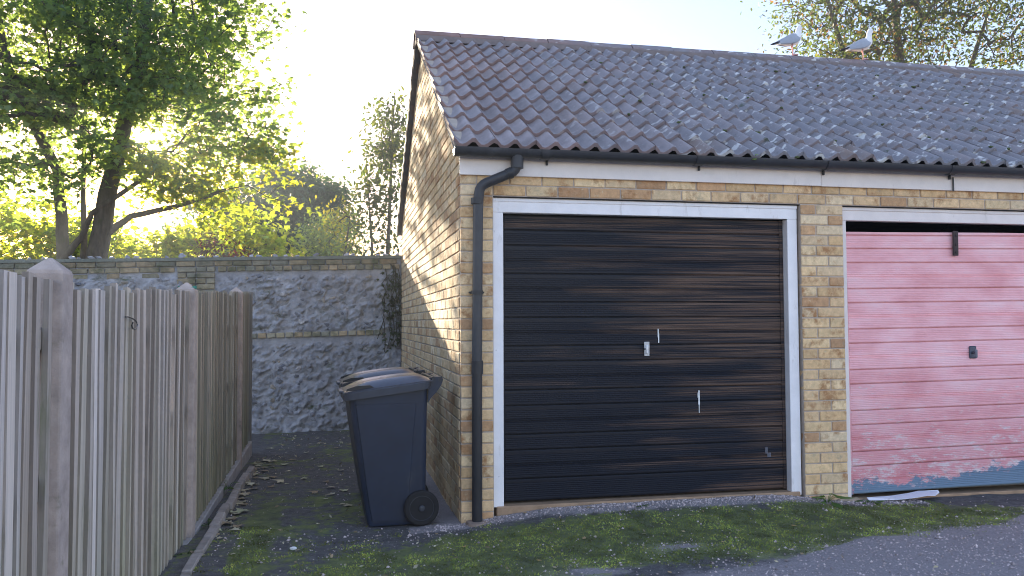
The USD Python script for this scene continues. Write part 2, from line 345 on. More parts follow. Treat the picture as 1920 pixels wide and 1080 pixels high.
# ground: dark old tarmac, moss and pale grit; the mesh attribute "tint" holds (moss, grit, soil) cover
usdkit.material(stage, "/World/Looks/yard", {
    "a": ("attribute", {"attribute": "tint"}), "sp": ("separate_color", {}), "g": ("geometry", {}),
    "n": ("noise_texture", {"scale": 7.0, "detail": 9.0, "roughness": 0.75}), "n2": ("noise_texture", {"scale": 19.0, "detail": 8.0, "roughness": 0.75}),
    "tar": ("rgb_ramp", {"ramp": [(0.30, (0.065, 0.062, 0.062)), (0.55, (0.135, 0.13, 0.128)), (0.75, (0.22, 0.21, 0.205))]}),
    "v": ("voronoi_texture", {"scale": 130.0}), "rv": ("rgb_ramp", {"ramp": [(0.0, g3(1.6)), (0.5, g3(0.7))]}), "tx": ("mix", {"mix_type": "multiply", "fac": 0.8}),
    "a1": ("math", {"math_type": "add"}), "r1": ("rgb_ramp", {"ramp": [(0.92, g3(0)), (1.06, g3(1))]}),
    "mossc": ("rgb_ramp", {"ramp": [(0.33, (0.05, 0.062, 0.022)), (0.50, (0.12, 0.155, 0.035)), (0.66, (0.23, 0.28, 0.05))]}), "moss": ("mix", {}),
    "a2": ("math", {"math_type": "add"}), "r2": ("rgb_ramp", {"ramp": [(0.78, g3(0)), (1.22, g3(1))]}),
    "n3": ("noise_texture", {"scale": 85.0, "detail": 5.0, "roughness": 0.8}), "gritc": ("rgb_ramp", {"ramp": [(0.33, (0.27, 0.24, 0.245)), (0.52, (0.47, 0.425, 0.43)), (0.70, (0.66, 0.61, 0.62))]}), "grit": ("mix", {}),
    "n4": ("noise_texture", {"scale": 70.0, "detail": 2.0, "roughness": 0.5}), "bu": ("bump", {"strength": 0.5, "distance": 0.005}),
    "p": ("principled_bsdf", {"roughness": 0.9, "specular_ior_level": 0.25})},
    [("a.color", "sp.color"), ("g.position", "n.vector"), ("g.position", "n2.vector"), ("n2.fac", "tar.fac"), ("g.position", "v.vector"), ("v.distance", "rv.fac"), ("tar.color", "tx.color1"), ("rv.color", "tx.color2"),
     ("sp.g", "a2.value1"), ("n.fac", "a2.value2"), ("a2.value", "r2.fac"), ("g.position", "n3.vector"), ("n3.fac", "gritc.fac"), ("r2.color", "grit.fac"), ("tx.color", "grit.color1"), ("gritc.color", "grit.color2"),
     ("sp.r", "a1.value1"), ("n.fac", "a1.value2"), ("a1.value", "r1.fac"), ("n.fac", "mossc.fac"), ("r1.color", "moss.fac"), ("grit.color", "moss.color1"), ("mossc.color", "moss.color2"),
     ("moss.color", "p.base_color"), ("g.position", "n4.vector"), ("n4.fac", "bu.height"), ("bu.normal", "p.normal")], surface="p.BSDF")

# ------------------------------------------------------------------ low sun haze
usdkit.material(stage, "/World/Looks/mist", {"v": ("principled_volume", {"color": (0.72, 0.84, 1.0), "density": 0.0012, "anisotropy": 0.55})}, [], volume="v.volume")
obj("haze", box((-420, -420, -1.6), (420, 420, 12.6)), "mist", kind="stuff", label="thin bright haze in the air towards the low sun")

# ------------------------------------------------------------------ ground
GX = [-3, -0.3, 0, 0.25, 0.6, 1.5, 2.3, 2.6, 2.9, 4.3, 8]
GZ = [-0.08, -0.085, -0.07, -0.035, 0.005, 0.012, 0.008, -0.03, -0.06, -0.068, -0.07]


def ground_z(x, y):
    x, y = np.asarray(x, float), np.asarray(y, float)
    d = np.clip(-y, 0, None)
    front = np.interp(x, GX, GZ)
    far = -0.075 + 0.012 * np.sin(x * 1.3 + 1) * np.sin(y * 0.9)
    w = np.exp(-(d / 0.55) ** 1.5)
    z = far * (1 - w) + front * w
    back = np.interp(y, [0.0, 0.6, 5.43], [-0.075, -0.085, -0.11]) + 0.012 * np.clip(x, -3, 0)
    b = np.clip(y / 0.5, 0, 1)
    z = np.where((x < 0.3), z * (1 - b) + back * b, z)
    near = (np.abs(x) < 9) & (np.abs(y) < 9)
    return z + np.where(near, 0.018 * (meshkit.fbm(np.stack([x * 3, y * 3, x * 0], -1), 3, 5) - 0.5), 0)


def axis(lo, hi, step, far, grow=1.25):
    a = list(np.arange(lo, hi + 1e-6, step))
    s, x = step, hi
    while x < far:
        s *= grow
        x += s
        a.append(x)
    s, x = step, lo
    while x > -far:
        s *= grow
        x -= s
        a.insert(0, x)
    return np.array(a)


gx, gy = axis(-2.4, 5.0, 0.03, 300), axis(-2.4, 5.6, 0.03, 300)
X, Y = np.meshgrid(gx, gy, indexing="ij")
Z = ground_z(X, Y)
Z = Z + 0.006 * (meshkit.fbm(np.stack([X * 22, Y * 22, X * 0], -1), 3, 9) - 0.5)


def moss_cover(x, y):
    n = meshkit.fbm(np.stack([x * 1.7, y * 1.7, x * 0 + 3], -1), 4, 21)
    front = np.clip((x + 0.75) / 0.7, 0, 1) * np.clip((4.6 - x) / 1.4, 0, 1) * np.exp(-((y + 0.62) / 0.55) ** 2)
    fence = np.exp(-((x + 1.28) / 0.16) ** 2) * np.clip((1.8 - y) / 1.2, 0, 1)
    near = np.exp(-((x + 0.3) / 0.9) ** 2 - ((y + 0.9) / 0.5) ** 2) * 0.9
    path = 0.42 * (np.abs(x + 0.8) < 0.9) * (y > -1.5)
    return np.clip(np.maximum.reduce([front, fence * 0.8, near, path]) * (0.55 + 0.85 * n), 0, 1)


def grit_cover(x, y):
    n = meshkit.fbm(np.stack([x * 2.1, y * 2.1, x * 0 + 8], -1), 4, 31)
    right = np.clip((-(y + 1.22) + 0.30 * (x - 0.6)) / 0.5, 0, 1) * np.clip((x - 0.2) / 0.6, 0, 1)
    base = np.where((x > -0.35) & (x < 3.4), np.exp(-((y + 0.05) / 0.13) ** 2), 0) * 0.85
    gable = np.exp(-((x + 0.05) / 0.14) ** 2) * (y > -0.1) * 0.8
    patch = 0.8 * np.exp(-((x - 1.15) / 0.28) ** 2 - ((y + 0.85) / 0.12) ** 2) + 0.65 * np.exp(-((x - 0.55) / 0.35) ** 2 - ((y + 1.15) / 0.14) ** 2)
    return np.clip(np.maximum.reduce([right * 0.95, base, gable, patch]) * (0.45 + 0.7 * n), 0, 1)


MC, GC = moss_cover(X, Y), grit_cover(X, Y)
MC = np.where(GC > 0.45, MC * 0.4, MC)
nx, ny = X.shape
idx = np.arange(nx * ny).reshape(nx, ny)
q = np.stack([idx[:-1, :-1], idx[1:, :-1], idx[1:, 1:], idx[:-1, 1:]], -1).reshape(-1, 4)
obj("ground", (np.stack([X, Y, Z], -1).reshape(-1, 3), q), "yard", smooth=True,
    tint=np.stack([MC, GC, GC * 0], -1).reshape(-1, 3), label="dark mossy tarmac yard and path in front of the garages", kind="structure")

# ------------------------------------------------------------------ garage block
GAR = thing("garage_block", "yellow brick garage block with tiled pitched roof and up-and-over doors", "garage")
D = 5.40
LEN = 8.0
Z0 = 2.1
MORT = (0.46, 0.38, 0.31)
BRICKS = np.array([(0.70, 0.485, 0.27), (0.74, 0.55, 0.32), (0.64, 0.43, 0.225), (0.72, 0.51, 0.28), (0.56, 0.34, 0.18), (0.68, 0.50, 0.30), (0.47, 0.28, 0.15), (0.74, 0.57, 0.36)])
FRAMES = [(0.225, 2.490), (2.842, 5.107), (5.459, 7.724)]

core = [box((0.006, 0.006, -0.35), (0.225, 0.21, Z0)), box((2.496, 0.006, -0.35), (2.836, 0.21, Z0)), box((5.113, 0.006, -0.35), (5.453, 0.21, Z0)),
        box((7.73, 0.006, -0.35), (LEN - 0.006, 0.21, Z0)), box((0.006, 0.006, Z0), (LEN - 0.006, 0.21, 2.42))]
FW = obj("front_wall", core, "mortar", GAR, tint=MORT)
gprof = [(0.21, -0.35), (D, -0.35), (D, 2.40), (2.70, 4.00), (0.21, 2.53)]
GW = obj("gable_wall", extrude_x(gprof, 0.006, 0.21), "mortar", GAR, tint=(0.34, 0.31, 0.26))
obj("rear_wall", box((0.21, D - 0.2, -0.35), (LEN - 0.21, D, 2.40)), "mortar", GAR, tint=MORT)
obj("end_wall", extrude_x(gprof, LEN - 0.21, LEN - 0.006), "mortar", GAR, tint=MORT)
obj("inside_floor", box((0.225, 0.21, -0.3), (LEN - 0.225, D - 0.2, -0.02)), "concrete", GAR, tint=(0.2, 0.2, 0.2))


def btint(r):
    i = r.choice(len(BRICKS), p=[0.2, 0.16, 0.14, 0.18, 0.1, 0.1, 0.05, 0.07])
    return BRICKS[i] * r.uniform(0.88, 1.08)


def put_bricks(parent, wall_name, bricks, keep, limit):
    """bricks: list of (priority, mesh, tint); the nearest ones become parts, the rest one joined part."""
    bricks = sorted(bricks, key=lambda b: b[0])
    rest_v, rest_t = [], []
    for i, (pr, m, t) in enumerate(bricks):
        if i < limit and pr < keep:
            obj("brick", m, "brick_face", parent, tint=t)
        else:
            rest_v.append(m)
            rest_t.append(np.tile(t, (len(m[0]), 1)))
    if rest_v:
        obj("brickwork", join(rest_v), "brick_face", parent, tint=np.vstack(rest_t), kind="stuff")


front, r = [], np.random.default_rng(3)


def front_brick(x0, x1, zb, visible=True):
    m = cbox((x0 + 0.005, -r.uniform(0, 0.0025), zb + 0.005), (x1 - 0.005, 0.05, zb + 0.070), 0.004, 0.0016, r)
    front.append((0 if visible and x0 < 4.6 else 9, m, btint(r)))


for i in range(-4, 33):
    zb = Z0 - 0.075 * (i + 1)
    if i < 0:
        x = 0.0 if i % 2 else -0.1125
        while x < LEN - 0.01:
            a, b = max(x, 0), min(x + 0.225, LEN)
            if b - a > 0.03:
                front_brick(a, b, zb, i >= -2)
            x += 0.225
        continue
    vis = zb > -0.16
    if i % 2:
        front_brick(0, 0.225, zb, vis)
    else:
        front_brick(0, 0.1125, zb, vis)
        front_brick(0.1125, 0.225, zb, vis)
    for p0 in (2.49, 5.107):
        w = 0.352
        c = 0.225 if i % 2 else 0.127
        front_brick(p0 + 0.002, p0 + c, zb, vis)
        front_brick(p0 + c, p0 + w - 0.002, zb, vis)
    front_brick(7.724, LEN, zb, False)
# the sides of the pier bricks (reveals) are the core's mortar; close them with thin brick returns
put_bricks(FW, "front", front, 5, 165)

gab = []
for i in range(-27, 33):
    zb = Z0 - 0.075 * (i + 1)
    zt = zb + 0.075
    y0 = 0.0515 if True else 0
    # room under the rafters
    top = lambda y: 2.46 + 0.588 * y if y < 2.7 else 2.40 + 0.588 * (D - y)
    y = 0.1125 if i % 2 else 0.225
    first = True
    while y < D + 0.2:
        a = 0.0515 if first else y - 0.225
        if i % 2 and first:
            a = 0.0515
        b = min(y, D - 0.001)
        first = False
        y += 0.225
        ym = (a + b) / 2
        if b - a < 0.03 or zt > min(top(a), top(b)) + 0.02:
            # a cut brick under the slope
            if b - a < 0.03 or zb > max(top(a), top(b)) - 0.03:
                continue
        m = cbox((-r.uniform(0, 0.003), a + 0.005, zb + 0.005), (0.045, b - 0.005, zb + 0.070), 0.004, 0.0016, r)
        v = m[0].copy()
        lim = np.where(v[:, 1] < 2.7, 2.46 + 0.588 * v[:, 1], 2.40 + 0.588 * (D - v[:, 1]))
        v[:, 2] = np.minimum(v[:, 2], lim)
        near = math.hypot(ym - CAM[1], 0.8) if zb > -0.12 else 99
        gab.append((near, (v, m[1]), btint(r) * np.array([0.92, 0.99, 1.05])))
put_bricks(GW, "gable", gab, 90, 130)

# ---- roof
PITCH_R = math.atan2(4.075 - 2.405, 2.70 + 0.12)
sl, cl = math.sin(PITCH_R), math.cos(PITCH_R)
GAUGE, TW = 0.291, 0.278


def on_roof(u, s, h, back=False):
    """u along the ridge, s up the slope from the eave edge, h off the slope."""
    u, s, h = (np.asarray(a, float) for a in np.broadcast_arrays(u, s, h))
    y = -0.12 + s * cl - h * sl
    z = 2.405 + s * sl + h * cl
    return np.stack([u, (2 * 2.70 - y) if back else y, z], -1)


RF = obj("roof", join([extrude_x([(-0.06, 2.385), (0.0, 2.37), (2.70, 3.96), (5.40, 2.37), (5.46, 2.385), (2.70, 4.015)], 0.006, LEN - 0.006)]), "matte", GAR, tint=(0.03, 0.028, 0.026))


def tile_mesh(u0, s0, r, back=False, length=0.36, n=14, col=(0.1, 0.1, 0.1)):
    """One double-wave roof tile: face and thick front edge have vertices of their own; returns vertices, faces, tints."""
    us = np.linspace(0, TW + 0.012, n + 1)
    wave = 0.024 * np.cos(us / TW * 4 * np.pi + 0.35) + 0.003 * np.cos(us / TW * 8 * np.pi)
    tilt, yaw, lift, thick = r.uniform(-0.004, 0.004), r.uniform(-0.006, 0.006), r.uniform(-0.0015, 0.003), 0.029
    col = np.asarray(col)
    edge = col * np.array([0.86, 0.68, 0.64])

    def row(s, dh):
        return on_roof(u0 + us + yaw * s, s0 + s + 0 * us, 0.031 + wave + lift + tilt * (us / TW - 0.5) - s * 0.085 + dh, back)
    k = n + 1
    vs, fs, ts, m = [], [], [], 0
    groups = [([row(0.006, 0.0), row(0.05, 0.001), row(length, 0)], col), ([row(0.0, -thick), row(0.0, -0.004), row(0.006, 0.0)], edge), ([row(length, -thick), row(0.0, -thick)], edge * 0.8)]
    for rings, c in groups:
        i, j = np.meshgrid(np.arange(len(rings) - 1), np.arange(n), indexing="ij")
        q = np.stack([i * k + j, i * k + j + 1, (i + 1) * k + j + 1, (i + 1) * k + j], -1).reshape(-1, 4)
        vs.append(np.vstack(rings))
        fs.append(np.vstack([q[:, [0, 1, 2]], q[:, [0, 2, 3]]]) + m)
        ts.append(np.tile(c, (len(rings) * k, 1)))
        m += len(rings) * k
    for j0, flip in ((0, 0), (n, 1)):
        e = np.array([row(0.0, -thick)[j0], row(0.0, -0.004)[j0], row(0.006, 0.0)[j0], row(length, 0)[j0], row(length, -thick)[j0]])
        tri = [(0, 1, 2), (0, 2, 3), (0, 3, 4)]
        vs.append(e)
        fs.append(np.array([t if flip else t[::-1] for t in tri]) + m)
        ts.append(np.tile(edge, (5, 1)))
        m += 5
    f = np.vstack(fs)
    return np.vstack(vs), (f[:, ::-1] if back else f), np.vstack(ts)


r = np.random.default_rng(11)
TC = np.array([(0.225, 0.195, 0.195), (0.235, 0.20, 0.20), (0.21, 0.19, 0.195), (0.245, 0.20, 0.19)])
NCOL, NROW = 26, 11
for row in range(NROW):
    for c in range(NCOL):
        u0 = -0.06 + c * TW
        tcol = TC[r.integers(4)] * r.uniform(0.82, 1.15)
        if r.random() < 0.05 and c > 5:
            tcol = np.array((0.19, 0.125, 0.085))
        v, f, tt = tile_mesh(u0 + r.normal(0, 0.0025), row * GAUGE + r.normal(0, 0.004) - (0.02 if r.random() < 0.03 and row else 0), r, False, 0.36 if row < NROW - 1 else 0.30, col=tcol)
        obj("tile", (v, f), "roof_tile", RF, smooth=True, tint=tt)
far = [tile_mesh(-0.06 + c * TW, row * GAUGE, r, False, 0.36 if row < NROW - 1 else 0.30, 8)[:2] for row in range(NROW) for c in range(NCOL, 29)]
obj("far_tiles", join(far), "roof_tile", RF, smooth=False, tint=(0.14, 0.11, 0.11), kind="stuff")
bk = [tile_mesh(-0.06 + c * TW, row * GAUGE, r, True, 0.36 if row < NROW - 1 else 0.30, 8)[:2] for row in range(NROW) for c in range(29)]
obj("rear_tiles", join(bk), "roof_tile", RF, smooth=False, tint=(0.11, 0.08, 0.07), kind="stuff")
mo = []
for k in range(120):
    row, u = r.integers(0, 10), r.uniform(1.2, 6.5)
    c = on_roof(u, row * GAUGE + r.uniform(-0.005, 0.03), 0.030 + 0.024 * math.cos(((u + 0.06) % TW) / TW * 4 * math.pi + 0.35) - (0.0 if r.random() < 0.5 else 0.02))
    m = trimesh.creation.icosphere(1, 1.0)
    v = np.asarray(m.vertices) * np.array([r.uniform(0.010, 0.028), 0.014, 0.009]) * r.uniform(0.7, 1.2, (len(m.vertices), 1))
    v = np.column_stack([v[:, 0], v[:, 1] * cl - v[:, 2] * sl, v[:, 1] * sl + v[:, 2] * cl])
    mo.append((v + c, np.asarray(m.faces)))
obj("roof_moss", join(mo), "matte", RF, smooth=True, tint=(0.06, 0.075, 0.025), kind="stuff")
# ridge tiles
hr = []
x = -0.075
while x < LEN + 0.04:
    L = 0.45
    prof_o = [(2.70 + 0.135 * math.sin(a), 4.035 + 0.125 * math.cos(a)) for a in np.linspace(-1.35, 1.35, 9)]
    prof_o = [(2.565, 4.02), (2.60, 4.085), (2.655, 4.135), (2.70, 4.15), (2.745, 4.135), (2.80, 4.085), (2.835, 4.02)]
    prof_i = [(y, z - 0.02) for y, z in prof_o[::-1]]
    dz = r.uniform(-0.003, 0.004)
    obj("ridge_tile", extrude_x([(y, z + dz) for y, z in (prof_o + prof_i)], x + 0.003, x + L - 0.003), "roof_tile", RF, tint=np.array((0.19, 0.115, 0.095)) * r.uniform(0.85, 1.15))
    x += L
obj("ridge_mortar", extrude_x([(2.55, 4.0), (2.59, 4.07), (2.70, 4.11), (2.81, 4.07), (2.85, 4.0)], -0.06, LEN + 0.03), "mortar", RF, tint=(0.17, 0.14, 0.13))
# verge: undercloak strip and bedding mortar along both slopes of the left gable
for back in (False, True):
    def strip(u0, u1, h0, h1, s0, s1):
        p = [on_roof(u, s, h, back) for u in (u0, u1) for s in (s0, s1) for h in (h0, h1)]
        v = np.array(p)
        f = _BF[:, ::-1] if back else _BF
        return v, f
    obj("undercloak", strip(-0.055, 0.004, -0.028, -0.016, 0.02, 3.17), "matte", RF, tint=(0.11, 0.11, 0.12))
    obj("verge_mortar", strip(-0.052, 0.03, -0.0155, 0.004, 0.012, 3.17), "mortar", RF, tint=(0.40, 0.34, 0.28))

# ---- fascia, gutter, downpipe
FA = obj("fascia", cbox((-0.004, -0.024, 2.234), (2.655, -0.003, 2.385), 0.002), "white_paint", GAR, tint=(0.78, 0.71, 0.66))
obj("fascia", cbox((2.658, -0.022, 2.232), (5.6, -0.003, 2.385), 0.002), "white_paint", GAR, tint=(0.78, 0.70, 0.64))
obj("fascia", cbox((5.603, -0.022, 2.233), (LEN, -0.003, 2.385), 0.002), "white_paint", GAR, tint=(0.78, 0.70, 0.65))
gp = [(-0.083 + 0.056 * math.cos(a), 2.398 + 0.056 * math.sin(a)) for a in np.linspace(math.pi, 2 * math.pi, 13)]
gi = [(-0.083 + 0.052 * math.cos(a), 2.400 + 0.052 * math.sin(a)) for a in np.linspace(2 * math.pi, math.pi, 13)]
BLK = (0.020, 0.021, 0.025)
GU = obj("gutter", extrude_x(gp + gi, -0.045, LEN + 0.03), "black_plastic", GAR, smooth=40, tint=BLK)
obj("end_cap", extrude_x([(-0.083 + 0.058 * math.cos(a), 2.399 + 0.058 * math.sin(a)) for a in np.linspace(math.pi, 2 * math.pi, 13)], -0.052, -0.045), "black_plastic", GU, tint=(0.05, 0.05, 0.05))
for bx in (0.561, 1.665, 2.653, 3.688, 4.7):
    go = [(-0.083 + 0.0605 * math.cos(a), 2.398 + 0.0605 * math.sin(a)) for a in np.linspace(math.pi, 2 * math.pi, 13)]
    g_i = [(-0.083 + 0.0565 * math.cos(a), 2.398 + 0.0565 * math.sin(a)) for a in np.linspace(2 * math.pi, math.pi, 13)]
    w = 0.03 if bx not in (2.653, 4.7) else 0.012
    br = obj("gutter_union", extrude_x(go + g_i, bx - w, bx + w), "black_plastic", GU, smooth=40, tint=BLK)
    obj("gutter_bracket", cbox((bx + w - 0.009, -0.045, 2.312), (bx + w + 0.005, -0.026, 2.345), 0.003), "black_plastic", GU, tint=(0.015, 0.015, 0.018))
obj("hanging_strip", cbox((3.742, -0.036, 2.225), (3.754, -0.028, 2.33), 0.002), "black_plastic", GU, tint=(0.02, 0.02, 0.02))

DP = thing("downpipe", None, None, parent=GAR)


def bend(pts, rad, n=5):
    """A polyline with rounded corners."""
    pts = [np.array(p, float) for p in pts]
    out = [pts[0]]
    for a, b, c in zip(pts, pts[1:], pts[2:]):
        u, w = (a - b) / np.linalg.norm(a - b), (c - b) / np.linalg.norm(c - b)
        for t in np.linspace(0, 1, n):
            out.append((1 - t) ** 2 * (b + u * rad) + 2 * t * (1 - t) * b + t * t * (b + w * rad))
    out.append(pts[-1])
    return np.array(out)


PY = -0.048
obj("swan_neck", tube(bend([(0.372, -0.083, 2.34), (0.372, -0.083, 2.262), (0.125, PY, 2.158), (0.114, PY, 2.03)], 0.05), 0.034, 14), "black_plastic", DP, smooth=40, tint=BLK)
obj("outlet", tube([(0.372, -0.083, 2.275), (0.372, -0.083, 2.36)], [0.043, 0.043], 14), "black_plastic", DP, smooth=40, tint=BLK)
obj("socket", tube([(0.338, -0.078, 2.248), (0.305, -0.073, 2.234)], 0.0385, 14), "black_plastic", DP, smooth=40, tint=(0.014, 0.015, 0.018))
obj("pipe", tube([(0.114, PY, 2.06), (0.104, PY, 0.97)], 0.034, 16), "black_plastic", DP, smooth=40, tint=(0.030, 0.032, 0.037))
obj("pipe", tube([(0.104, PY, 0.99), (0.103, PY, -0.045)], 0.0345, 16), "black_plastic", DP, smooth=40, tint=(0.011, 0.012, 0.015))
for zc, hh in ((1.449, 0.012), (0.955, 0.045), (2.055, 0.02)):
    obj("collar", tube([(0.106, PY, zc - hh), (0.106, PY, zc + hh)], 0.0395, 16), "black_plastic", DP, smooth=40, tint=(0.012, 0.013, 0.016))
obj("pipe_clip", cbox((0.055, -0.03, 1.443), (0.157, -0.002, 1.455), 0.003), "black_plastic", DP, tint=BLK)
a = np.linspace(0, 2 * math.pi, 15)[:-1]
rr = 0.078 * (1 + 0.12 * np.sin(a * 3 + 1))
obj("drain_collar", loft([np.column_stack([0.105 + rr * np.cos(a) * k, PY - 0.01 + rr * np.sin(a) * k, np.full(14, z)]) for k, z in ((1.05, -0.14), (1.05, -0.065), (0.95, -0.047), (0.45, -0.045))]), "concrete", DP, smooth=40, tint=(0.36, 0.27, 0.21))

# ---- doors and frames
def door_profile(bands, y_face):
    """Pressed steel: each band a loop of (y, z) with fine ribs on its face."""
    out = []
    for z0, z1, wide in bands:
        p = [(y_face + 0.0165, z0 + 0.0012), (y_face + 0.015, z0 + 0.0095), (y_face + 0.0025, z0 + 0.0085), (y_face + 0.0, z0 + 0.012)]
        z = z0 + 0.022
        mids = [(z0 + z1) / 2] if wide else []
        while z < z1 - 0.026:
            if mids and abs(z - mids[0]) < 0.009:
                p += [(y_face, z - 0.004), (y_face + 0.006, z), (y_face + 0.006, z + 0.003), (y_face, z + 0.008)]
            else:
                p += [(y_face, z), (y_face + 0.0022, z + 0.0035), (y_face + 0.0022, z + 0.0055), (y_face, z + 0.009)]
            z += 0.0135
        p += [(y_face + 0.0005, z1 - 0.006), (y_face + 0.003, z1 - 0.001), (y_face + 0.015, z1 + 0.0005)]
        out.append(p)
    return out


def make_door(x0, x1, zb, zt, mat, label, tint, yf=0.095, shear=0.0, first=None, tilt=0.0):
    d = thing("garage_door", label, None, parent=GAR)
    bands, z, wide = [], zt, False
    hs = first or [0.095]
    k = 0
    while z > zb + 0.02:
        h = hs[k] if k < len(hs) else (0.195 if wide else 0.105)
        zz = max(z - h, zb)
        if zz - zb < 0.05:
            zz = zb
        bands.append((zz, z, h > 0.15 and z - zz > 0.12))
        z = zz
        wide = not wide
        k += 1
    rows = door_profile(bands, yf)
    for p in rows:
        poly = np.array(p)
        back = np.array([(yf + 0.024, p[-1][1]), (yf + 0.024, p[0][1])])
        loop = np.vstack([poly, back])[::-1]
        v, f = extrude_x(loop, x0 + 0.028, x1 - 0.028, 16)
        v = v.copy()
        v[:, 1] += 0.010 * (meshkit.fbm(np.column_stack([v[:, 0] * 1.6, v[:, 2] * 1.3, v[:, 2] * 0]), 3, 6) - 0.5)
        v[:, 2] += (v[:, 0] - x0) * shear
        v[:, 1] += (zt - v[:, 2]) * tilt
        obj("door_panel", (v, f), mat, d, tint=tint)
    for a_, b_ in ((x0, x0 + 0.026), (x1 - 0.026, x1)):
        v, f = cbox((a_, yf - 0.004, zb), (b_, yf + 0.03, zt), 0.003)
        v[:, 2] += (v[:, 0] - x0) * shear
        v[:, 1] += (zt - v[:, 2]) * tilt
        obj("door_stile", (v, f), mat, d, tint=tint)
    return d


def make_frame(x0, x1, zt, zl, zr, tint, yfront=0.032, split=True, wj=0.072, wh=0.105):
    fr = thing("door_frame", None, None, parent=GAR)
    obj("jamb", cbox((x0, yfront, zl), (x0 + wj, yfront + 0.07, zt - wh), 0.003, 0.0008), "white_paint", fr, tint=tint)
    obj("jamb", cbox((x1 - wj - 0.012, yfront, zr), (x1 - 0.006, yfront + 0.07, zt - wh), 0.003, 0.0008), "white_paint", fr, tint=tint)
    obj("head", cbox((x0, yfront - 0.001, zt - wh + 0.001), (x1 - 0.006, yfront + 0.07, zt - 0.030), 0.003, 0.0008), "white_paint", fr, tint=tint)
    obj("drip_board", cbox((x0 + 0.001, yfront - 0.006, zt - 0.0295), (x1 - 0.004, yfront + 0.07, zt - 0.006), 0.002, 0.0006), "white_paint", fr, tint=np.array(tint) * 0.97)
    return fr


WHITE = (0.84, 0.81, 0.80)
make_frame(0.226, 2.489, Z0 - 0.002, 0.018, 0.0, WHITE)
make_frame(2.843, 5.106, Z0 - 0.002, -0.045, -0.05, (0.78, 0.70, 0.65), wj=0.04)
make_frame(5.46, 7.723, Z0 - 0.002, -0.04, -0.05, WHITE)
# steel lintel ledge over each opening
for x0, x1 in FRAMES:
    obj("lintel", box((x0 - 0.02, 0.012, Z0 - 0.006), (x1 + 0.02, 0.2, Z0 + 0.0005)), "matte", GAR, tint=(0.035, 0.032, 0.032))
d1 = make_door(0.292, 2.402, 0.036, 1.985, "black_door_paint", "black ribbed up-and-over door with painted brown reflections", None, first=[0.105, 0.105, 0.195])
d2 = make_door(2.882, 5.06, -0.022, 1.915, "pink_door_paint", "faded pink ribbed up-and-over door with peeling paint", None, yf=0.080, shear=0.012, first=[0.03, 0.10, 0.105, 0.195], tilt=-0.016)
d3 = make_door(5.53, 7.64, 0.0, 1.98, "white_paint", None, (0.3, 0.32, 0.3), first=[0.105])
for x0, x1 in FRAMES:
    obj("threshold", cbox((x0 + 0.02, 0.02, -0.2), (x1 - 0.02, 0.3, 0.024 if x0 < 1 else -0.045), 0.006, 0.002), "concrete", GAR, tint=(0.36, 0.24, 0.15))
# handles
hx, hz, hy = 1.336, 1.054, 0.093
h1 = obj("handle", cbox((hx - 0.018, hy - 0.004, hz - 0.045), (hx + 0.022, hy + 0.002, hz + 0.055), 0.002), "metal_fitting", d1, tint=(0.5, 0.5, 0.5))
obj("handle_grip", [tube([(hx - 0.01, hy, hz + 0.005), (hx - 0.01, hy - 0.035, hz + 0.005)], 0.009, 10), cbox((hx - 0.022, hy - 0.05, hz - 0.03), (hx + 0.0, hy - 0.034, hz + 0.035), 0.006)], "metal_fitting", d1, smooth=40, tint=(0.62, 0.62, 0.62))
obj("paint_scratch", [box((1.424, 0.0925, 1.10), (1.432, 0.0945, 1.165)), box((1.422, 0.0927, 1.14), (1.430, 0.0946, 1.20))], "matte", d1, tint=(0.7, 0.7, 0.68))
obj("paint_scratch", [box((1.722, 0.0925, 0.66), (1.735, 0.0945, 0.76)), box((1.726, 0.0927, 0.60), (1.731, 0.0946, 0.70)), box((1.718, 0.0928, 0.71), (1.728, 0.0947, 0.745))], "matte", d1, tint=(0.7, 0.7, 0.68))
obj("paint_scratch", [box((2.235, 0.0925, 0.295), (2.255, 0.0945, 0.34)), box((2.25, 0.0927, 0.27), (2.28, 0.0946, 0.30))], "matte", d1, tint=(0.12, 0.12, 0.14))
hx, hz, hy = 3.955, 1.005, 0.060
obj("handle", cbox((hx - 0.028, hy - 0.004, hz - 0.045), (hx + 0.032, hy + 0.004, hz + 0.05), 0.006), "metal_fitting", d2, tint=(0.10, 0.11, 0.14))
obj("handle_grip", [tube([(hx, hy, hz), (hx, hy - 0.03, hz)], 0.010, 10), cbox((hx - 0.010, hy - 0.045, hz - 0.04), (hx + 0.012, hy - 0.029, hz + 0.025), 0.006)], "metal_fitting", d2, smooth=40, tint=(0.16, 0.17, 0.2))
st = cbox((3.808, 0.052, 1.745), (3.852, 0.068, 1.935), 0.004)
obj("hinge_strap", st, "matte", d2, tint=(0.055, 0.04, 0.038))
obj("strap_bolt", [tube([(3.83, 0.054, z), (3.83, 0.046, z)], 0.009, 8) for z in (1.77, 1.83, 1.9)], "metal_fitting", d2, smooth=40, tint=(0.05, 0.04, 0.04))
obj("pier_base", [cbox((2.55, -0.05, -0.2), (2.72, -0.004, -0.035), 0.012, 0.006), cbox((2.73, -0.045, -0.2), (2.90, -0.004, -0.03), 0.012, 0.006)], "concrete", GAR, tint=(0.30, 0.24, 0.18))

# ------------------------------------------------------------------ boundary wall of flint
WALL = thing("flint_wall", "old flint boundary wall with brick bands and a flint coping", "wall")
WY = 5.43
SH = 0.0235


def sh(m):
    v, f = m
    v = np.array(v, float)
    v[:, 2] += SH * v[:, 0]
    return v, f


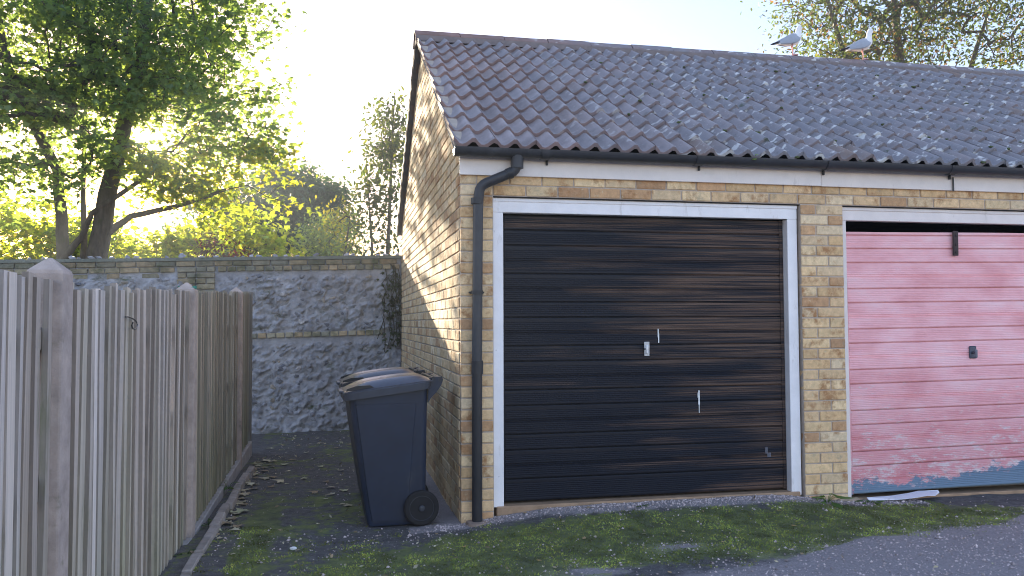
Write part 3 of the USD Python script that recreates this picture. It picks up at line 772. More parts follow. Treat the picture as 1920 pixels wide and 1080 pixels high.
r = np.random.default_rng(5)
gxx, gzz = np.arange(-5.2, 0.0, 0.0145), np.arange(-0.25, 2.12, 0.0145)
PX, PZ = np.meshgrid(gxx, gzz, indexing="ij")
seeds = np.column_stack([r.uniform(-5.4, 0.2, 2600), r.uniform(-0.4, 2.3, 2600)])
for _ in range(2):
    dd, ii = cKDTree(seeds).query(seeds, 2)
    mv = (seeds - seeds[ii[:, 1]]) / np.maximum(dd[:, 1:2], 1e-6)
    seeds = seeds + mv * np.clip(0.06 - dd[:, 1:2], 0, 0.03)
warp = 0.05 * (np.stack([meshkit.fbm(np.stack([PX * 9, PZ * 9, PX * 0 + k], -1), 3, 40 + k) for k in (0, 7)], -1) - 0.5) * 2
pts = (np.stack([PX, PZ * 1.25], -1) + warp).reshape(-1, 2)
dd, ii = cKDTree(seeds * [1, 1.25]).query(pts, 2)
edge = np.clip((dd[:, 1] - dd[:, 0]) / 0.035, 0, 1)
tx, tz, hh = r.uniform(-0.4, 0.4, 2600), r.uniform(-0.5, 0.5, 2600), r.uniform(0.0, 0.022, 2600) * (r.random(2600) < 0.75)
loc = pts - (seeds * [1, 1.25])[ii[:, 0]]
hgt = np.clip(hh[ii[:, 0]] * (0.4 + 0.6 * edge) + edge * (tx[ii[:, 0]] * loc[:, 0] + tz[ii[:, 0]] * loc[:, 1]), -0.012, 0.035).reshape(PX.shape)
smear = meshkit.fbm(np.stack([PX * 2.2, PZ * 2.2, PX * 0], -1), 4, 61)
hgt = 1.8 * hgt * np.clip(0.25 + 1.5 * smear, 0.2, 1.2) + 0.035 * (meshkit.fbm(np.stack([PX * 6, PZ * 6, PX * 0 + 4], -1), 4, 71) - 0.5) + 0.008 * (meshkit.fbm(np.stack([PX * 40, PZ * 40, PX * 0], -1), 2, 75) - 0.5)
for zc, hw in ((1.135 - 0.037, 0.075), (1.99, 0.14)):
    hgt *= np.clip((np.abs(PZ - zc) - hw * 0.7) / 0.05, 0.12, 1)
tn = np.array([0.30, 0.305, 0.325]) * (0.75 + 0.5 * meshkit.fbm(np.stack([PX * 5, PZ * 5, PX * 0], -1), 4, 81))[..., None]
tn = np.where(((hgt > 0.016) & (meshkit.noise(np.stack([PX * 30, PZ * 30, PX * 0], -1), 4) > 0.45))[..., None], tn * [0.78, 0.79, 0.82], tn)
nx, ny = PX.shape
idx = np.arange(nx * ny).reshape(nx, ny)
q = np.stack([idx[:-1, :-1], idx[1:, :-1], idx[1:, 1:], idx[:-1, 1:]], -1).reshape(-1, 4)
CORE = obj("mortar_face", sh((np.stack([PX, WY - hgt, PZ], -1).reshape(-1, 3), q)), "old_mortar", WALL, smooth=True, tint=tn.reshape(-1, 3))
obj("wall_core", sh(box((-9.0, WY + 0.02, -0.4), (0.6, WY + 0.36, 2.09))), "old_mortar", WALL, tint=(0.22, 0.22, 0.22))
obj("coping_mortar", sh(box((-9.0, WY - 0.035, 2.088), (0.02, WY + 0.38, 2.128))), "old_mortar", WALL, tint=(0.17, 0.18, 0.15))


def stone(c, size, r, flat=0.6, n=13):
    p = r.normal(size=(n, 3))
    p /= np.linalg.norm(p, axis=1, keepdims=True)
    p *= r.uniform(0.75, 1.0, (n, 1)) * np.array([size, size * flat, size * r.uniform(0.55, 0.9)]) / 2
    a = r.uniform(-0.6, 0.6)
    p = p @ np.array([[math.cos(a), 0, math.sin(a)], [0, 1, 0], [-math.sin(a), 0, math.cos(a)]])
    h = ConvexHull(p)
    f = []
    for t in h.simplices:
        a_, b_, c_ = p[t]
        f.append(t if np.dot(np.cross(b_ - a_, c_ - a_), a_ + b_ + c_) > 0 else t[::-1])
    return p + c, np.array(f)


FC = np.array([(0.20, 0.205, 0.225), (0.14, 0.145, 0.165), (0.25, 0.25, 0.265), (0.33, 0.32, 0.32), (0.17, 0.175, 0.195), (0.26, 0.23, 0.19)])
n_f, extra_v, extra_t = 0, [], []
hgt_ = hgt
order = r.permutation(len(seeds))
for k in order:
    x, z = seeds[k]
    if not (-5.1 < x < -0.02 and -0.05 < z < 1.90) or abs(z - 1.10) < 0.085:
        continue
    if r.random() > 0.42:
        continue
    s = r.uniform(0.05, 0.125)
    m = sh(stone((x, WY - 0.004 - hgt[min(int((x + 5.2) / 0.0145), nx - 1), min(int((z + 0.25) / 0.0145), ny - 1)] * 0.6, z), s, r, 0.55))
    t = FC[r.choice(6, p=[0.3, 0.2, 0.22, 0.08, 0.14, 0.06])] * r.uniform(0.7, 1.25)
    seen = (-2.0 < x) or (x > -4.8 and z > 1.55)
    if seen and n_f < 290:
        obj("flint", m, "flint_stone", WALL, tint=t)
        n_f += 1
    else:
        extra_v.append(m)
        extra_t.append(np.tile(t, (len(m[0]), 1)))
obj("flint_filling", join(extra_v), "flint_stone", WALL, tint=np.vstack(extra_t), kind="stuff")
OB = np.array([(0.27, 0.235, 0.155), (0.31, 0.26, 0.17), (0.24, 0.22, 0.16), (0.33, 0.26, 0.165), (0.21, 0.205, 0.16)])


def old_brick(x0, x1, z0, z1, out=0.026, dark=1.0):
    obj("brick", sh(cbox((x0 + 0.006, WY - out - r.uniform(0, 0.008), z0 + 0.005), (x1 - 0.006, WY + 0.05, z1 - 0.005), 0.006, 0.003, r)), "old_brick", WALL, tint=OB[r.integers(5)] * r.uniform(0.75, 1.15) * dark)


x = -0.02
while x > -2.28:
    old_brick(x - 0.113, x, 1.948, 2.016)
    x -= 0.113
x = -0.06
while x > -5.2:
    w = r.uniform(0.215, 0.235)
    old_brick(x - w, x, 2.016, 2.086, dark=0.8)
    x -= w
x = -2.78
while x > -5.2:
    w = r.uniform(0.16, 0.24)
    old_brick(x - w, x, 1.946, 2.014, out=0.02)
    if r.random() < 0.45:
        old_brick(x - w + 0.02, x, 1.878, 1.944, out=0.004)
    x -= w
for k in range(26):
    z1 = 2.014 - k * 0.072
    if z1 < 1.2:
        break
    cuts = [-2.755, -2.64, -2.53, -2.305] if k % 2 else [-2.755, -2.53, -2.41, -2.305]
    for a_, b_ in zip(cuts, cuts[1:]):
        old_brick(a_, b_, z1 - 0.07, z1, out=0.03)
x = -0.24
while x > -2.1:
    old_brick(x - 0.111, x, 1.100, 1.172, out=0.03, dark=1.35)
    x -= 0.111
x, k = -0.05, 0
while x > -5.3:
    s = r.uniform(0.05, 0.12)
    if r.random() < 0.8:
        obj("coping_flint", sh(stone((x, WY + r.uniform(-0.005, 0.09), 2.128 + s * 0.14), s, r, 0.9)), "flint_stone", WALL, tint=FC[r.choice([0, 2, 2, 3, 4])] * 1.25)
    x -= s * r.uniform(0.8, 2.0)

# ------------------------------------------------------------------ fence
FENCE = thing("board_fence", "weathered vertical board fence with concrete posts along the path", "fence")
FX = -1.715
r = np.random.default_rng(17)


def top_z(y):
    if y < -2.36:
        return 1.402
    return 1.385 + 0.0315 * (y + 2.25)


def base_z(y):
    return -0.094 + 0.028 * (y + 0.69)


POSTS = [(-4.92, 1.40), (-2.435, 1.430), (0.105, 1.468), (2.66, 1.545)]
WOOD = np.array([(0.54, 0.46, 0.395), (0.48, 0.405, 0.345), (0.61, 0.53, 0.46), (0.42, 0.35, 0.29), (0.53, 0.465, 0.38), (0.66, 0.585, 0.53)])


def board(y0, w, zb, zt, t0, r, tint):
    """A feather-edged board; returns vertices, faces, tints (the thick edge is tinted darker than the face)."""
    n = 6
    zs = np.linspace(zb, zt, n)
    wet = r.uniform(0.1, 1.0)
    lean = r.normal(0, 0.010)
    warp = r.normal(0, 0.003, n).cumsum()
    outw = r.normal(0, 0.0012, n).cumsum()
    rings = []
    for k, z in enumerate(zs):
        dy = lean * (z - zb) + warp[k]
        zz = [z - (0.006 * r.random() if k == n - 1 else 0) for _ in range(4)]
        rings.append(np.array([(FX + t0 + outw[k], y0 + dy, zz[0]), (FX + 0.0055 + outw[k] * 0.5, y0 + w + dy, zz[1]), (FX - 0.002, y0 + w + dy, zz[2]), (FX - 0.002, y0 + dy, zz[3])]))
    R = np.array(rings)
    vs, fs, ts, m = [], [], [], 0
    for a_, b_, tone in ((0, 1, 1.0), (3, 0, 0.52), (1, 2, 0.5), (2, 3, 0.5)):
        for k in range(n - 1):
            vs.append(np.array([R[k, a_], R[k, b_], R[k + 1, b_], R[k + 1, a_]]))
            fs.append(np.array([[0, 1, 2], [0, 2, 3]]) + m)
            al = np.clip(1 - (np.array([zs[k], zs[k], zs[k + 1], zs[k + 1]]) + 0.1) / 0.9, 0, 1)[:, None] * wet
            ts.append(tint * tone * (1 + al * (np.array([[0.74, 0.82, 0.62]]) - 1)))
            m += 4
    vs.append(R[-1])
    fs.append(np.array([[0, 1, 2], [0, 2, 3]]) + m)
    ts.append(np.tile(tint * 0.9, (4, 1)))
    return np.vstack(vs), np.vstack(fs), np.vstack(ts)


bays = [(-4.86, -2.49, 0.074, 0.0), (-2.38, 0.05, 0.0885, 0.0), (0.16, 2.60, 0.0885, 0.0), (2.72, 3.62, 0.0885, 0.0)]
for y0, y1, pitch, _ in bays:
    n = int(round((y1 - y0) / pitch))
    for k in range(n):
        y = y0 + (y1 - y0) * k / n
        t = WOOD[r.integers(6)] * r.uniform(0.8, 1.15)
        if y > 0.2:
            t = t * np.array([0.9, 0.92, 0.86])
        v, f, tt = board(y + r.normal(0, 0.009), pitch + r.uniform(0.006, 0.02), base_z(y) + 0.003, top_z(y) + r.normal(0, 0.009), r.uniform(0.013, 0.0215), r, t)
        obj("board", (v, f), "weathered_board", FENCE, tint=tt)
    for zr in (0.2, 0.72, 1.2):
        obj("rail", cbox((FX - 0.075, y0 - 0.02, zr - 0.04), (FX - 0.004, y1 + 0.02, zr + 0.04), 0.01), "weathered_board", FENCE, tint=WOOD[1] * 0.8)
for py, pz in POSTS:
    x0, x1, hw = FX - 0.075, FX + 0.042, 0.055
    rings = [np.column_stack([*(rrect(x0 + i_, x1 - i_, py - hw + i_, py + hw - i_, 0.008, 2).T), np.full(12, z)]) for z, i_ in ((-0.4, 0), (0.5, 0.0), (1.0, 0.0), (pz - 0.012, 0), (pz, 0.004))]
    cx = (x0 + x1) / 2
    apex = pz + 0.042
    rings.append(np.column_stack([np.full(12, cx), np.full(12, py), np.full(12, apex)]) + rings[-1] * 0.0 + (rings[-1] - [cx, py, pz]) * [0.12, 0.12, 0])
    obj("post", loft(rings), "concrete", FENCE, tint=(0.40, 0.33, 0.29))
obj("post", cbox((FX - 0.07, 3.625, -0.3), (FX + 0.03, 3.70, 1.585), 0.006), "weathered_board", FENCE, tint=(0.17, 0.165, 0.15))
ends = [-4.87, -2.30, 0.235, 2.785, 3.62]
for a_, b_ in ((-4.87, -2.492), (-2.378, 0.048), (0.162, 2.603), (2.717, 3.62)):
    v, f = cbox((FX - 0.03, a_, 0), (FX + 0.044, b_, 1), 0.006)
    top = v[:, 2] > 0.5
    v[:, 2] = np.where(top, base_z(v[:, 1]) - (1 - v[:, 2]), -0.35)
    obj("gravel_board", (v, f), "concrete", FENCE, tint=(0.34, 0.32, 0.31))

loop_px = [(235, 594), (240, 594), (246, 596), (252, 599), (256, 604), (258, 610), (256, 615), (252, 617), (248, 615), (247, 610), (249, 604)]
loopc = [bp(q_, 0, FX + 0.022 + 0.004 * k) for k, q_ in enumerate(loop_px)]
obj("cable_loop", tube(loopc, 0.0035, 6), "black_plastic", "/World", smooth=True, tint=(0.03, 0.03, 0.03), label="short loop of dark cable hanging from the fence boards", cat="cable")
pc = np.array([FX - 0.015, 0.105, 1.475])
net = [tube([pc + [0.055 * math.cos(a_ + k), 0.05 * math.sin(a_ + k) , 0.012 * math.sin(3 * a_ + k)] for a_ in np.linspace(0, 2.4, 8)], 0.0035, 5) for k in np.linspace(-1.4, 0.5, 9)]
obj("netting_scrap", join(net), "matte", "/World", tint=(0.04, 0.22, 0.17), label="scrap of green netting caught on the second fence post", cat="netting")

# path edging along the fence
r = np.random.default_rng(23)
ED = thing("path_edging", None, None, kind="structure")
y = -2.6
while y < 2.3:
    L = r.uniform(0.28, 0.46)
    xx = -1.60 + r.normal(0, 0.008)
    if r.random() < 0.92:
        m = cbox((xx, y, -0.25), (xx + 0.055, y + L - 0.012, -0.052 + r.uniform(-0.012, 0.006)), 0.007, 0.003, r)
        obj("edging_stone", m, "concrete", ED, tint=np.array((0.36, 0.32, 0.29)) * r.uniform(0.75, 1.1))
    y += L

# ------------------------------------------------------------------ wheelie bins
def make_bin(name, label, loc, rot, W=0.48):
    b = thing(name, label, "wheelie bin", "black wheelie bins beside the gable wall", loc, rot)
    dark = (0.008, 0.015, 0.033)
    # origin: ground under the back of the body, x towards the wall, body runs to -x, near side at y = 0
    def ring(z, xf, xb, i_, rad, slope=0.0):
        p = rrect(xf, xb, i_, W - i_, rad, 5)
        zz = z + slope * (p[:, 0] - xf) / (xb - xf)
        return np.column_stack([p, zz])
    rs = [ring(0.006, -0.385, -0.02, 0.065, 0.03), ring(0.03, -0.392, -0.012, 0.055, 0.04), ring(0.25, -0.43, -0.008, 0.045, 0.045), ring(0.55, -0.475, -0.005, 0.03, 0.05), ring(0.83, -0.515, 0.0, 0.018, 0.055, 0.07)]
    obj("body", loft(rs), "bin_plastic", b, smooth=40, tint=dark)
    # raised side panels
    for y_, sgn in ((0.0, -1), (W, 1)):
        pts = []
        for z, xf, xb, ins in ((0.04, -0.36, -0.145, 0.0545), (0.25, -0.395, -0.125, 0.0445), (0.55, -0.435, -0.105, 0.0295), (0.80, -0.47, -0.085, 0.019)):
            yy = ins if sgn < 0 else W - ins
            pts.append(np.array([(xf, yy + sgn * 0.007, z), (xb, yy + sgn * 0.007, z), (xb + 0.01, yy - sgn * 0.012, z), (xf - 0.012, yy - sgn * 0.012, z)]) [:: (1 if sgn < 0 else -1)])
        obj("side_panel", loft(pts), "bin_plastic", b, smooth=30, tint=dark)
    rim = [ring(0.832, -0.517, 0.002, 0.016, 0.055, 0.07), ring(0.826, -0.548, 0.018, -0.008, 0.06, 0.07), ring(0.872, -0.552, 0.022, -0.012, 0.06, 0.07), ring(0.878, -0.545, 0.018, -0.006, 0.06, 0.07)]
    obj("rim", loft(rim), "bin_plastic", b, smooth=30, tint=(0.034, 0.038, 0.05))
    # lid: shallow dome with two long raised ribs
    n, mrow = 25, 19
    us, ws = np.linspace(0, 1, n), np.linspace(-1, 1, mrow)
    U, Wd = np.meshgrid(us, ws, indexing="ij")
    prof = 0.026 * np.clip(1 - np.abs(U * 2 - 1) ** 5, 0, 1) * (0.35 + 0.65 * np.clip(U * 4, 0, 1)) + 0.012 * np.sin(np.pi * U)
    across = np.clip(1 - np.abs(Wd) ** 6, 0, 1)
    ribs = 0.013 * (np.exp(-((np.abs(Wd) - 0.62) / 0.12) ** 2)) * np.clip(U * 6, 0, 1) * np.clip((1 - U) * 8, 0, 1)
    lx = -0.545 + 0.575 * U
    ly = W / 2 + Wd * (W / 2 + 0.004) * np.clip(1 - 0.05 * (1 - np.clip(U * 6, 0, 1)) ** 2, 0, 1)
    base = 0.882 + 0.072 * U
    lz = base + prof * across + ribs * across
    top = np.stack([lx, ly, lz], -1).reshape(-1, 3)
    bot = np.stack([lx, ly, base - 0.004 - 0.006 * (np.abs(Wd) > 0.99)], -1).reshape(-1, 3)
    ii = np.arange(n * mrow).reshape(n, mrow)
    qq = np.stack([ii[:-1, :-1], ii[1:, :-1], ii[1:, 1:], ii[:-1, 1:]], -1).reshape(-1, 4)
    edge_loop = np.concatenate([ii[:, 0], ii[-1, 1:], ii[-2::-1, -1], ii[0, -2:0:-1]])
    e2 = np.roll(edge_loop, -1)
    N = n * mrow
    side = np.stack([edge_loop, edge_loop + N, e2 + N, e2], -1)
    obj("lid", join([(np.vstack([top, bot]), np.vstack([qq, qq[:, ::-1] + N, side]))]), "lid_plastic", b, smooth=35, tint=(0.022, 0.027, 0.040))
    # lid lifting lip at the front
    obj("lid_lip", cbox((-0.575, W * 0.25, 0.866), (-0.54, W * 0.75, 0.882), 0.006), "bin_plastic", b, tint=(0.03, 0.034, 0.044))
    for y_ in (0.004, W - 0.010):  # dark plates stand in for the shadow in the lid's hand grips
        gr_ = np.array([(-0.535, y_, 0.887), (-0.36, y_, 0.912), (-0.385, y_, 0.926), (-0.47, y_, 0.922), (-0.53, y_, 0.903)])
        obj("grip_shadow", loft([gr_ - [0, 0.003, 0], gr_ + [0, 0.009, 0]]), "bin_plastic", b, tint=(0.005, 0.006, 0.008))
    # handle brackets, bar and hinge
    for y_ in (0.03, W - 0.07):
        prof_ = [(0.0, 0.95), (0.012, 0.965), (0.09, 0.972), (0.10, 0.95), (0.088, 0.915), (0.055, 0.868), (0.018, 0.83), (0.0, 0.80)]
        v = np.array([(x_, y_ + k, z_) for k in (0, 0.04) for x_, z_ in prof_])
        k = len(prof_)
        q_ = np.array([[i_, (i_ + 1) % k, (i_ + 1) % k + k, i_ + k] for i_ in range(k)])
        cap0 = np.array([[0, i_ + 1, i_] for i_ in range(1, k - 1)])
        f_ = np.vstack([q_[:, [0, 1, 2]], q_[:, [0, 2, 3]], cap0[:, ::-1], cap0 + k])
        mm = trimesh.Trimesh(v, f_, process=False)
        trimesh.repair.fix_normals(mm)
        obj("handle_bracket", mm, "bin_plastic", b, tint=dark)
    obj("handle_bar", tube([(0.082, 0.028, 0.952), (0.082, W - 0.028, 0.952)], 0.016, 12), "bin_plastic", b, smooth=40, tint=(0.02, 0.022, 0.027))
    obj("hinge_pin", tube([(0.03, 0.0, 0.962), (0.03, W, 0.962)], 0.011, 10), "bin_plastic", b, smooth=40, tint=(0.008, 0.009, 0.011))
    # wheels
    obj("axle", tube([(-0.045, 0.02, 0.112), (-0.045, W - 0.02, 0.112)], 0.012, 10), "metal_fitting", b, smooth=40, tint=(0.1, 0.1, 0.1))
    for y_, s in ((0.008, 1), (W - 0.008, -1)):
        prof_ = [(0.080, 0.006), (0.084, 0.0), (0.105, 0.0), (0.114, 0.008), (0.116, 0.02), (0.114, 0.034), (0.105, 0.042), (0.080, 0.042)]
        a_ = np.linspace(0, 2 * np.pi, 37)[:-1]
        def rev(pr):
            return loft([np.column_stack([-0.045 + rr_ * np.cos(a_), np.full(36, y_ + s * d_), 0.115 + rr_ * np.sin(a_)])[:: -s] for rr_, d_ in pr])
        w = obj("wheel", rev(prof_), "matte", b, smooth=30, tint=(0.014, 0.014, 0.016))
        obj("wheel_disc", rev([(0.083, 0.030), (0.083, 0.004), (0.079, 0.003), (0.076, 0.008), (0.072, 0.010), (0.035, 0.008), (0.020, 0.006), (0.018, -0.004), (0.012, -0.007), (0.004, -0.007)]), "bin_plastic", w, smooth=30, tint=(0.028, 0.033, 0.044))
    return b


make_bin("wheelie_bin", "nearer black wheelie bin with its wheel beside the downpipe corner", (-0.205, 0.02, -0.078), 3.0)
make_bin("wheelie_bin", "farther black wheelie bin half hidden behind the other bin", (-0.225, 0.98, -0.088), 2.0)

# ------------------------------------------------------------------ gulls
def hull_body(chain, res=0.006):
    m = m3.Manifold()
    for (a_, ra), (b_, rb) in zip(chain, chain[1:]):
        pts_ = np.vstack([np.asarray(trimesh.creation.icosphere(2, ra_).vertices) * sc + np.asarray(c_) for (c_, ra_, sc) in ((a_, ra, 1), (b_, rb, 1))])
        m = m + m3.Manifold.hull_points(pts_)
    m = m.refine_to_length(res)
    g = m.to_mesh()
    t = trimesh.Trimesh(g.vert_properties[:, :3], g.tri_verts, process=False)
    trimesh.smoothing.filter_taubin(t, iterations=12)
    return t


def make_gull(label, loc, rot, head_up=0.0):
    g = thing("gull", label, "gull", None, loc, rot)
    # local: faces +x, feet at z = 0
    chain = [((-0.13, 0, 0.125), 0.012), ((-0.085, 0, 0.135), 0.030), ((-0.02, 0, 0.15), 0.052), ((0.045, 0, 0.175), 0.060), ((0.078, 0, 0.205), 0.050), ((0.092, 0, 0.250), 0.033), ((0.098, 0, 0.290 + head_up), 0.028), ((0.112, 0, 0.312 + head_up), 0.031)]
    t = hull_body([(np.array(c), r_) for c, r_ in chain])
    v = np.asarray(t.vertices)
    v[:, 1] *= 0.92
    obj("body", (v, np.asarray(t.faces)), "feather", g, smooth=True, tint=(0.80, 0.79, 0.77))
    hz = 0.312 + head_up
    # beak: two tapered halves with a slight hook
    bk_ = [tube([(0.135, 0, hz - 0.002), (0.160, 0, hz - 0.004), (0.178, 0, hz - 0.008), (0.186, 0, hz - 0.016)], [0.0105, 0.0085, 0.006, 0.0015], 8), tube([(0.135, 0, hz - 0.010), (0.160, 0, hz - 0.012), (0.178, 0, hz - 0.014)], [0.008, 0.006, 0.002], 8)]
    obj("beak", join(bk_), "feather", g, smooth=True, tint=(0.62, 0.42, 0.08))
    for s in (-1, 1):
        m = trimesh.creation.icosphere(2, 0.0045)
        obj("eye", (np.asarray(m.vertices) + [0.122, s * 0.0262, hz + 0.006], np.asarray(m.faces)), "black_plastic", g, smooth=True, tint=(0.03, 0.03, 0.03))
        # folded wing: lofted along the flank, with overlapping feather tips
        rings = []
        for x_, z_, hh_, y_ in ((0.068, 0.195, 0.012, 0.044), (0.05, 0.192, 0.040, 0.054), (0.01, 0.176, 0.052, 0.056), (-0.04, 0.158, 0.046, 0.050), (-0.09, 0.142, 0.034, 0.037), (-0.14, 0.128, 0.022, 0.022), (-0.175, 0.118, 0.010, 0.012)):
            a_ = np.linspace(0, 2 * np.pi, 13)[:-1]
            rings.append(np.column_stack([np.full(12, x_) - 0.02 * np.sin(a_), s * (y_ + 0.010 * np.cos(a_) - 0.010 * np.sin(a_)), z_ + hh_ * np.sin(a_)])[:: s])
        obj("wing", loft(rings), "feather", g, smooth=True, tint=(0.34, 0.37, 0.42))
        tips = []
        for k in range(4):
            o = 0.016 * k
            x0_, z0_ = -0.135 - o, 0.132 - 0.004 * k
            tips.append(loft([np.array([(x0_, s * 0.026, z0_ + 0.010), (x0_, s * 0.032, z0_), (x0_, s * 0.026, z0_ - 0.010), (x0_, s * 0.018, z0_)])[:: s],
                              np.array([(x0_ - 0.045, s * 0.014, z0_ - 0.006), (x0_ - 0.045, s * 0.019, z0_ - 0.011), (x0_ - 0.045, s * 0.014, z0_ - 0.018), (x0_ - 0.045, s * 0.009, z0_ - 0.011)])[:: s],
                              np.array([(x0_ - 0.062, s * 0.011, z0_ - 0.016), (x0_ - 0.062, s * 0.012, z0_ - 0.017), (x0_ - 0.062, s * 0.011, z0_ - 0.018), (x0_ - 0.062, s * 0.010, z0_ - 0.017)])[:: s]]))
        obj("wing_tip", join(tips), "feather", g, tint=(0.025, 0.025, 0.03))
        lx, ly = 0.018 + 0.012 * s, s * 0.026
        obj("leg", [tube([(lx - 0.005, ly, 0.118), (lx, ly, 0.085)], [0.012, 0.0055], 8), tube([(lx, ly, 0.09), (lx + 0.006, ly, 0.05), (lx + 0.002, ly, 0.006)], [0.0055, 0.0045, 0.0045], 8)], "feather", g, smooth=True, tint=(0.62, 0.33, 0.30))
        foot = np.array([(lx - 0.004, ly, 0.012), (lx + 0.052, ly - 0.026, 0.002), (lx + 0.060, ly, 0.004), (lx + 0.052, ly + 0.026, 0.002), (lx - 0.004, ly, -0.004), (lx + 0.052, ly - 0.026, -0.003), (lx + 0.060, ly, -0.003), (lx + 0.052, ly + 0.026, -0.003)])
        hull = ConvexHull(foot)
        m = trimesh.Trimesh(foot, hull.simplices, process=False)
        trimesh.repair.fix_normals(m)
        obj("foot", m, "feather", g, tint=(0.62, 0.33, 0.30))
    rings = [np.array([(-0.10, -0.022, 0.132), (-0.10, 0.022, 0.132), (-0.10, 0.022, 0.118), (-0.10, -0.022, 0.118)]), np.array([(-0.165, -0.034, 0.108), (-0.165, 0.034, 0.108), (-0.165, 0.034, 0.102), (-0.165, -0.034, 0.102)])]
    obj("tail", loft(rings), "feather", g, tint=(0.80, 0.79, 0.77))
    return g


make_gull("left gull on the roof ridge, standing against open sky", (4.03, 2.70, 4.150), 2)
make_gull("right gull on the roof ridge, in front of the autumn tree", (4.89, 2.70, 4.150), -6, 0.016)

# ------------------------------------------------------------------ trees
MAPLE = np.array([(0, 0), (0.16, 0.02), (0.42, -0.02), (0.34, 0.22), (0.52, 0.46), (0.24, 0.48), (0.16, 0.62), (0, 1.0), (-0.16, 0.62), (-0.24, 0.48), (-0.52, 0.46), (-0.34, 0.22), (-0.42, -0.02), (-0.16, 0.02)])
OVAL = np.array([(0, 0), (0.20, 0.3), (0.22, 0.6), (0, 1.0), (-0.22, 0.6), (-0.20, 0.3)])
DIAM = np.array([(0, 0), (0.28, 0.45), (0, 1.0), (-0.28, 0.45)])


def leaf_template(outline):
    n = len(outline)
    v = np.column_stack([outline, -0.25 * np.abs(outline[:, 0]) + 0.06 * np.sin(outline[:, 1] * 3)])
    v = np.vstack([v, [0, 0.35, 0.04]])
    k = np.arange(n)
    return v, np.stack([np.full(n, n), k, (k + 1) % n], 1)


def leaves(centers, size, outline, r, tints, droop=0.5, var=0.35):
    """A leaf at every centre, tilted at random and hanging a little."""
    tv, tf = leaf_template(outline)
    N = len(centers)
    s = size * r.uniform(1 - var, 1 + var, N)
    az = r.uniform(0, 2 * np.pi, N)
    down = r.normal(droop, 0.45, N)
    fwd = np.stack([np.cos(az) * np.cos(down), np.sin(az) * np.cos(down), -np.sin(down)], 1)
    nrm = np.stack([np.cos(az) * np.sin(down), np.sin(az) * np.sin(down), np.cos(down)], 1)
    side = np.cross(fwd, nrm)
    roll = r.normal(0, 0.5, N)[:, None]
    side, nrm = side * np.cos(roll) + nrm * np.sin(roll), nrm * np.cos(roll) - side * np.sin(roll)
    v = centers[:, None] + s[:, None, None] * (tv[None, :, 0:1] * side[:, None] + tv[None, :, 1:2] * fwd[:, None] + tv[None, :, 2:3] * nrm[:, None])
    f = tf[None] + (np.arange(N) * len(tv))[:, None, None]
    return v.reshape(-1, 3), f.reshape(-1, 3), np.repeat(tints, len(tv), 0)


def in_ellipsoids(els, n, r):
    vol = np.array([np.prod(e[1]) * e[2] for e in els])
    pick = r.choice(len(els), n, p=vol / vol.sum())
    d = r.normal(size=(n, 3))
    d /= np.linalg.norm(d, axis=1, keepdims=True)
    rad = r.uniform(0.12, 1, n) ** (1 / 2.2)
    c = np.array([e[0] for e in els])[pick]
    ra = np.array([e[1] for e in els])[pick]
    return c + d * rad[:, None] * ra


def skeleton(stems, tips, r, k_up=0.35, leafy=0.012):
    """Joins every tip to the nearest part of the growing tree; returns tubes of the branches."""
    nodes, parent = [], []
    for st_ in stems:
        prev = -1
        for p in st_:
            nodes.append(np.array(p, float))
            parent.append(prev)
            prev = len(nodes) - 1
    n_stem = len(nodes)
    root = np.mean([np.array(s[-1]) for s in stems], 0)
    order_ = np.argsort(np.linalg.norm(tips - root, axis=1))
    for i_ in order_:
        t = tips[i_]
        P = np.array(nodes)
        d = np.linalg.norm(P - t, axis=1) + k_up * np.clip(P[:, 2] - t[2] + 0.3, 0, None)
        j = int(np.argmin(d))
        a_ = P[j]
        L = np.linalg.norm(t - a_)
        m_ = max(2, int(L / 0.35))
        prev = j
        bow = r.normal(0, 0.07, 3) * L + np.array([0, 0, 0.08 * L])
        for k in range(1, m_ + 1):
            u_ = k / m_
            nodes.append(a_ + (t - a_) * u_ + bow * math.sin(math.pi * u_))
            parent.append(prev)
            prev = len(nodes) - 1
    P, parent = np.array(nodes), np.array(parent)
    w = np.zeros(len(P))
    has = np.zeros(len(P), bool)
    has[parent[parent >= 0]] = True
    w[~has] = 1
    for i_ in range(len(P) - 1, -1, -1):
        if parent[i_] >= 0:
            w[parent[i_]] += w[i_]
    rad = leafy * np.sqrt(np.maximum(w, 0.6)) * 0.55
    parts = []
    for i_ in range(n_stem, len(P)):
        j = parent[i_]
        parts.append(tube([P[j], P[i_]], [min(rad[j], rad[i_] * 1.5), rad[i_]], 5 if rad[i_] < 0.03 else 7, caps=False))
    return parts


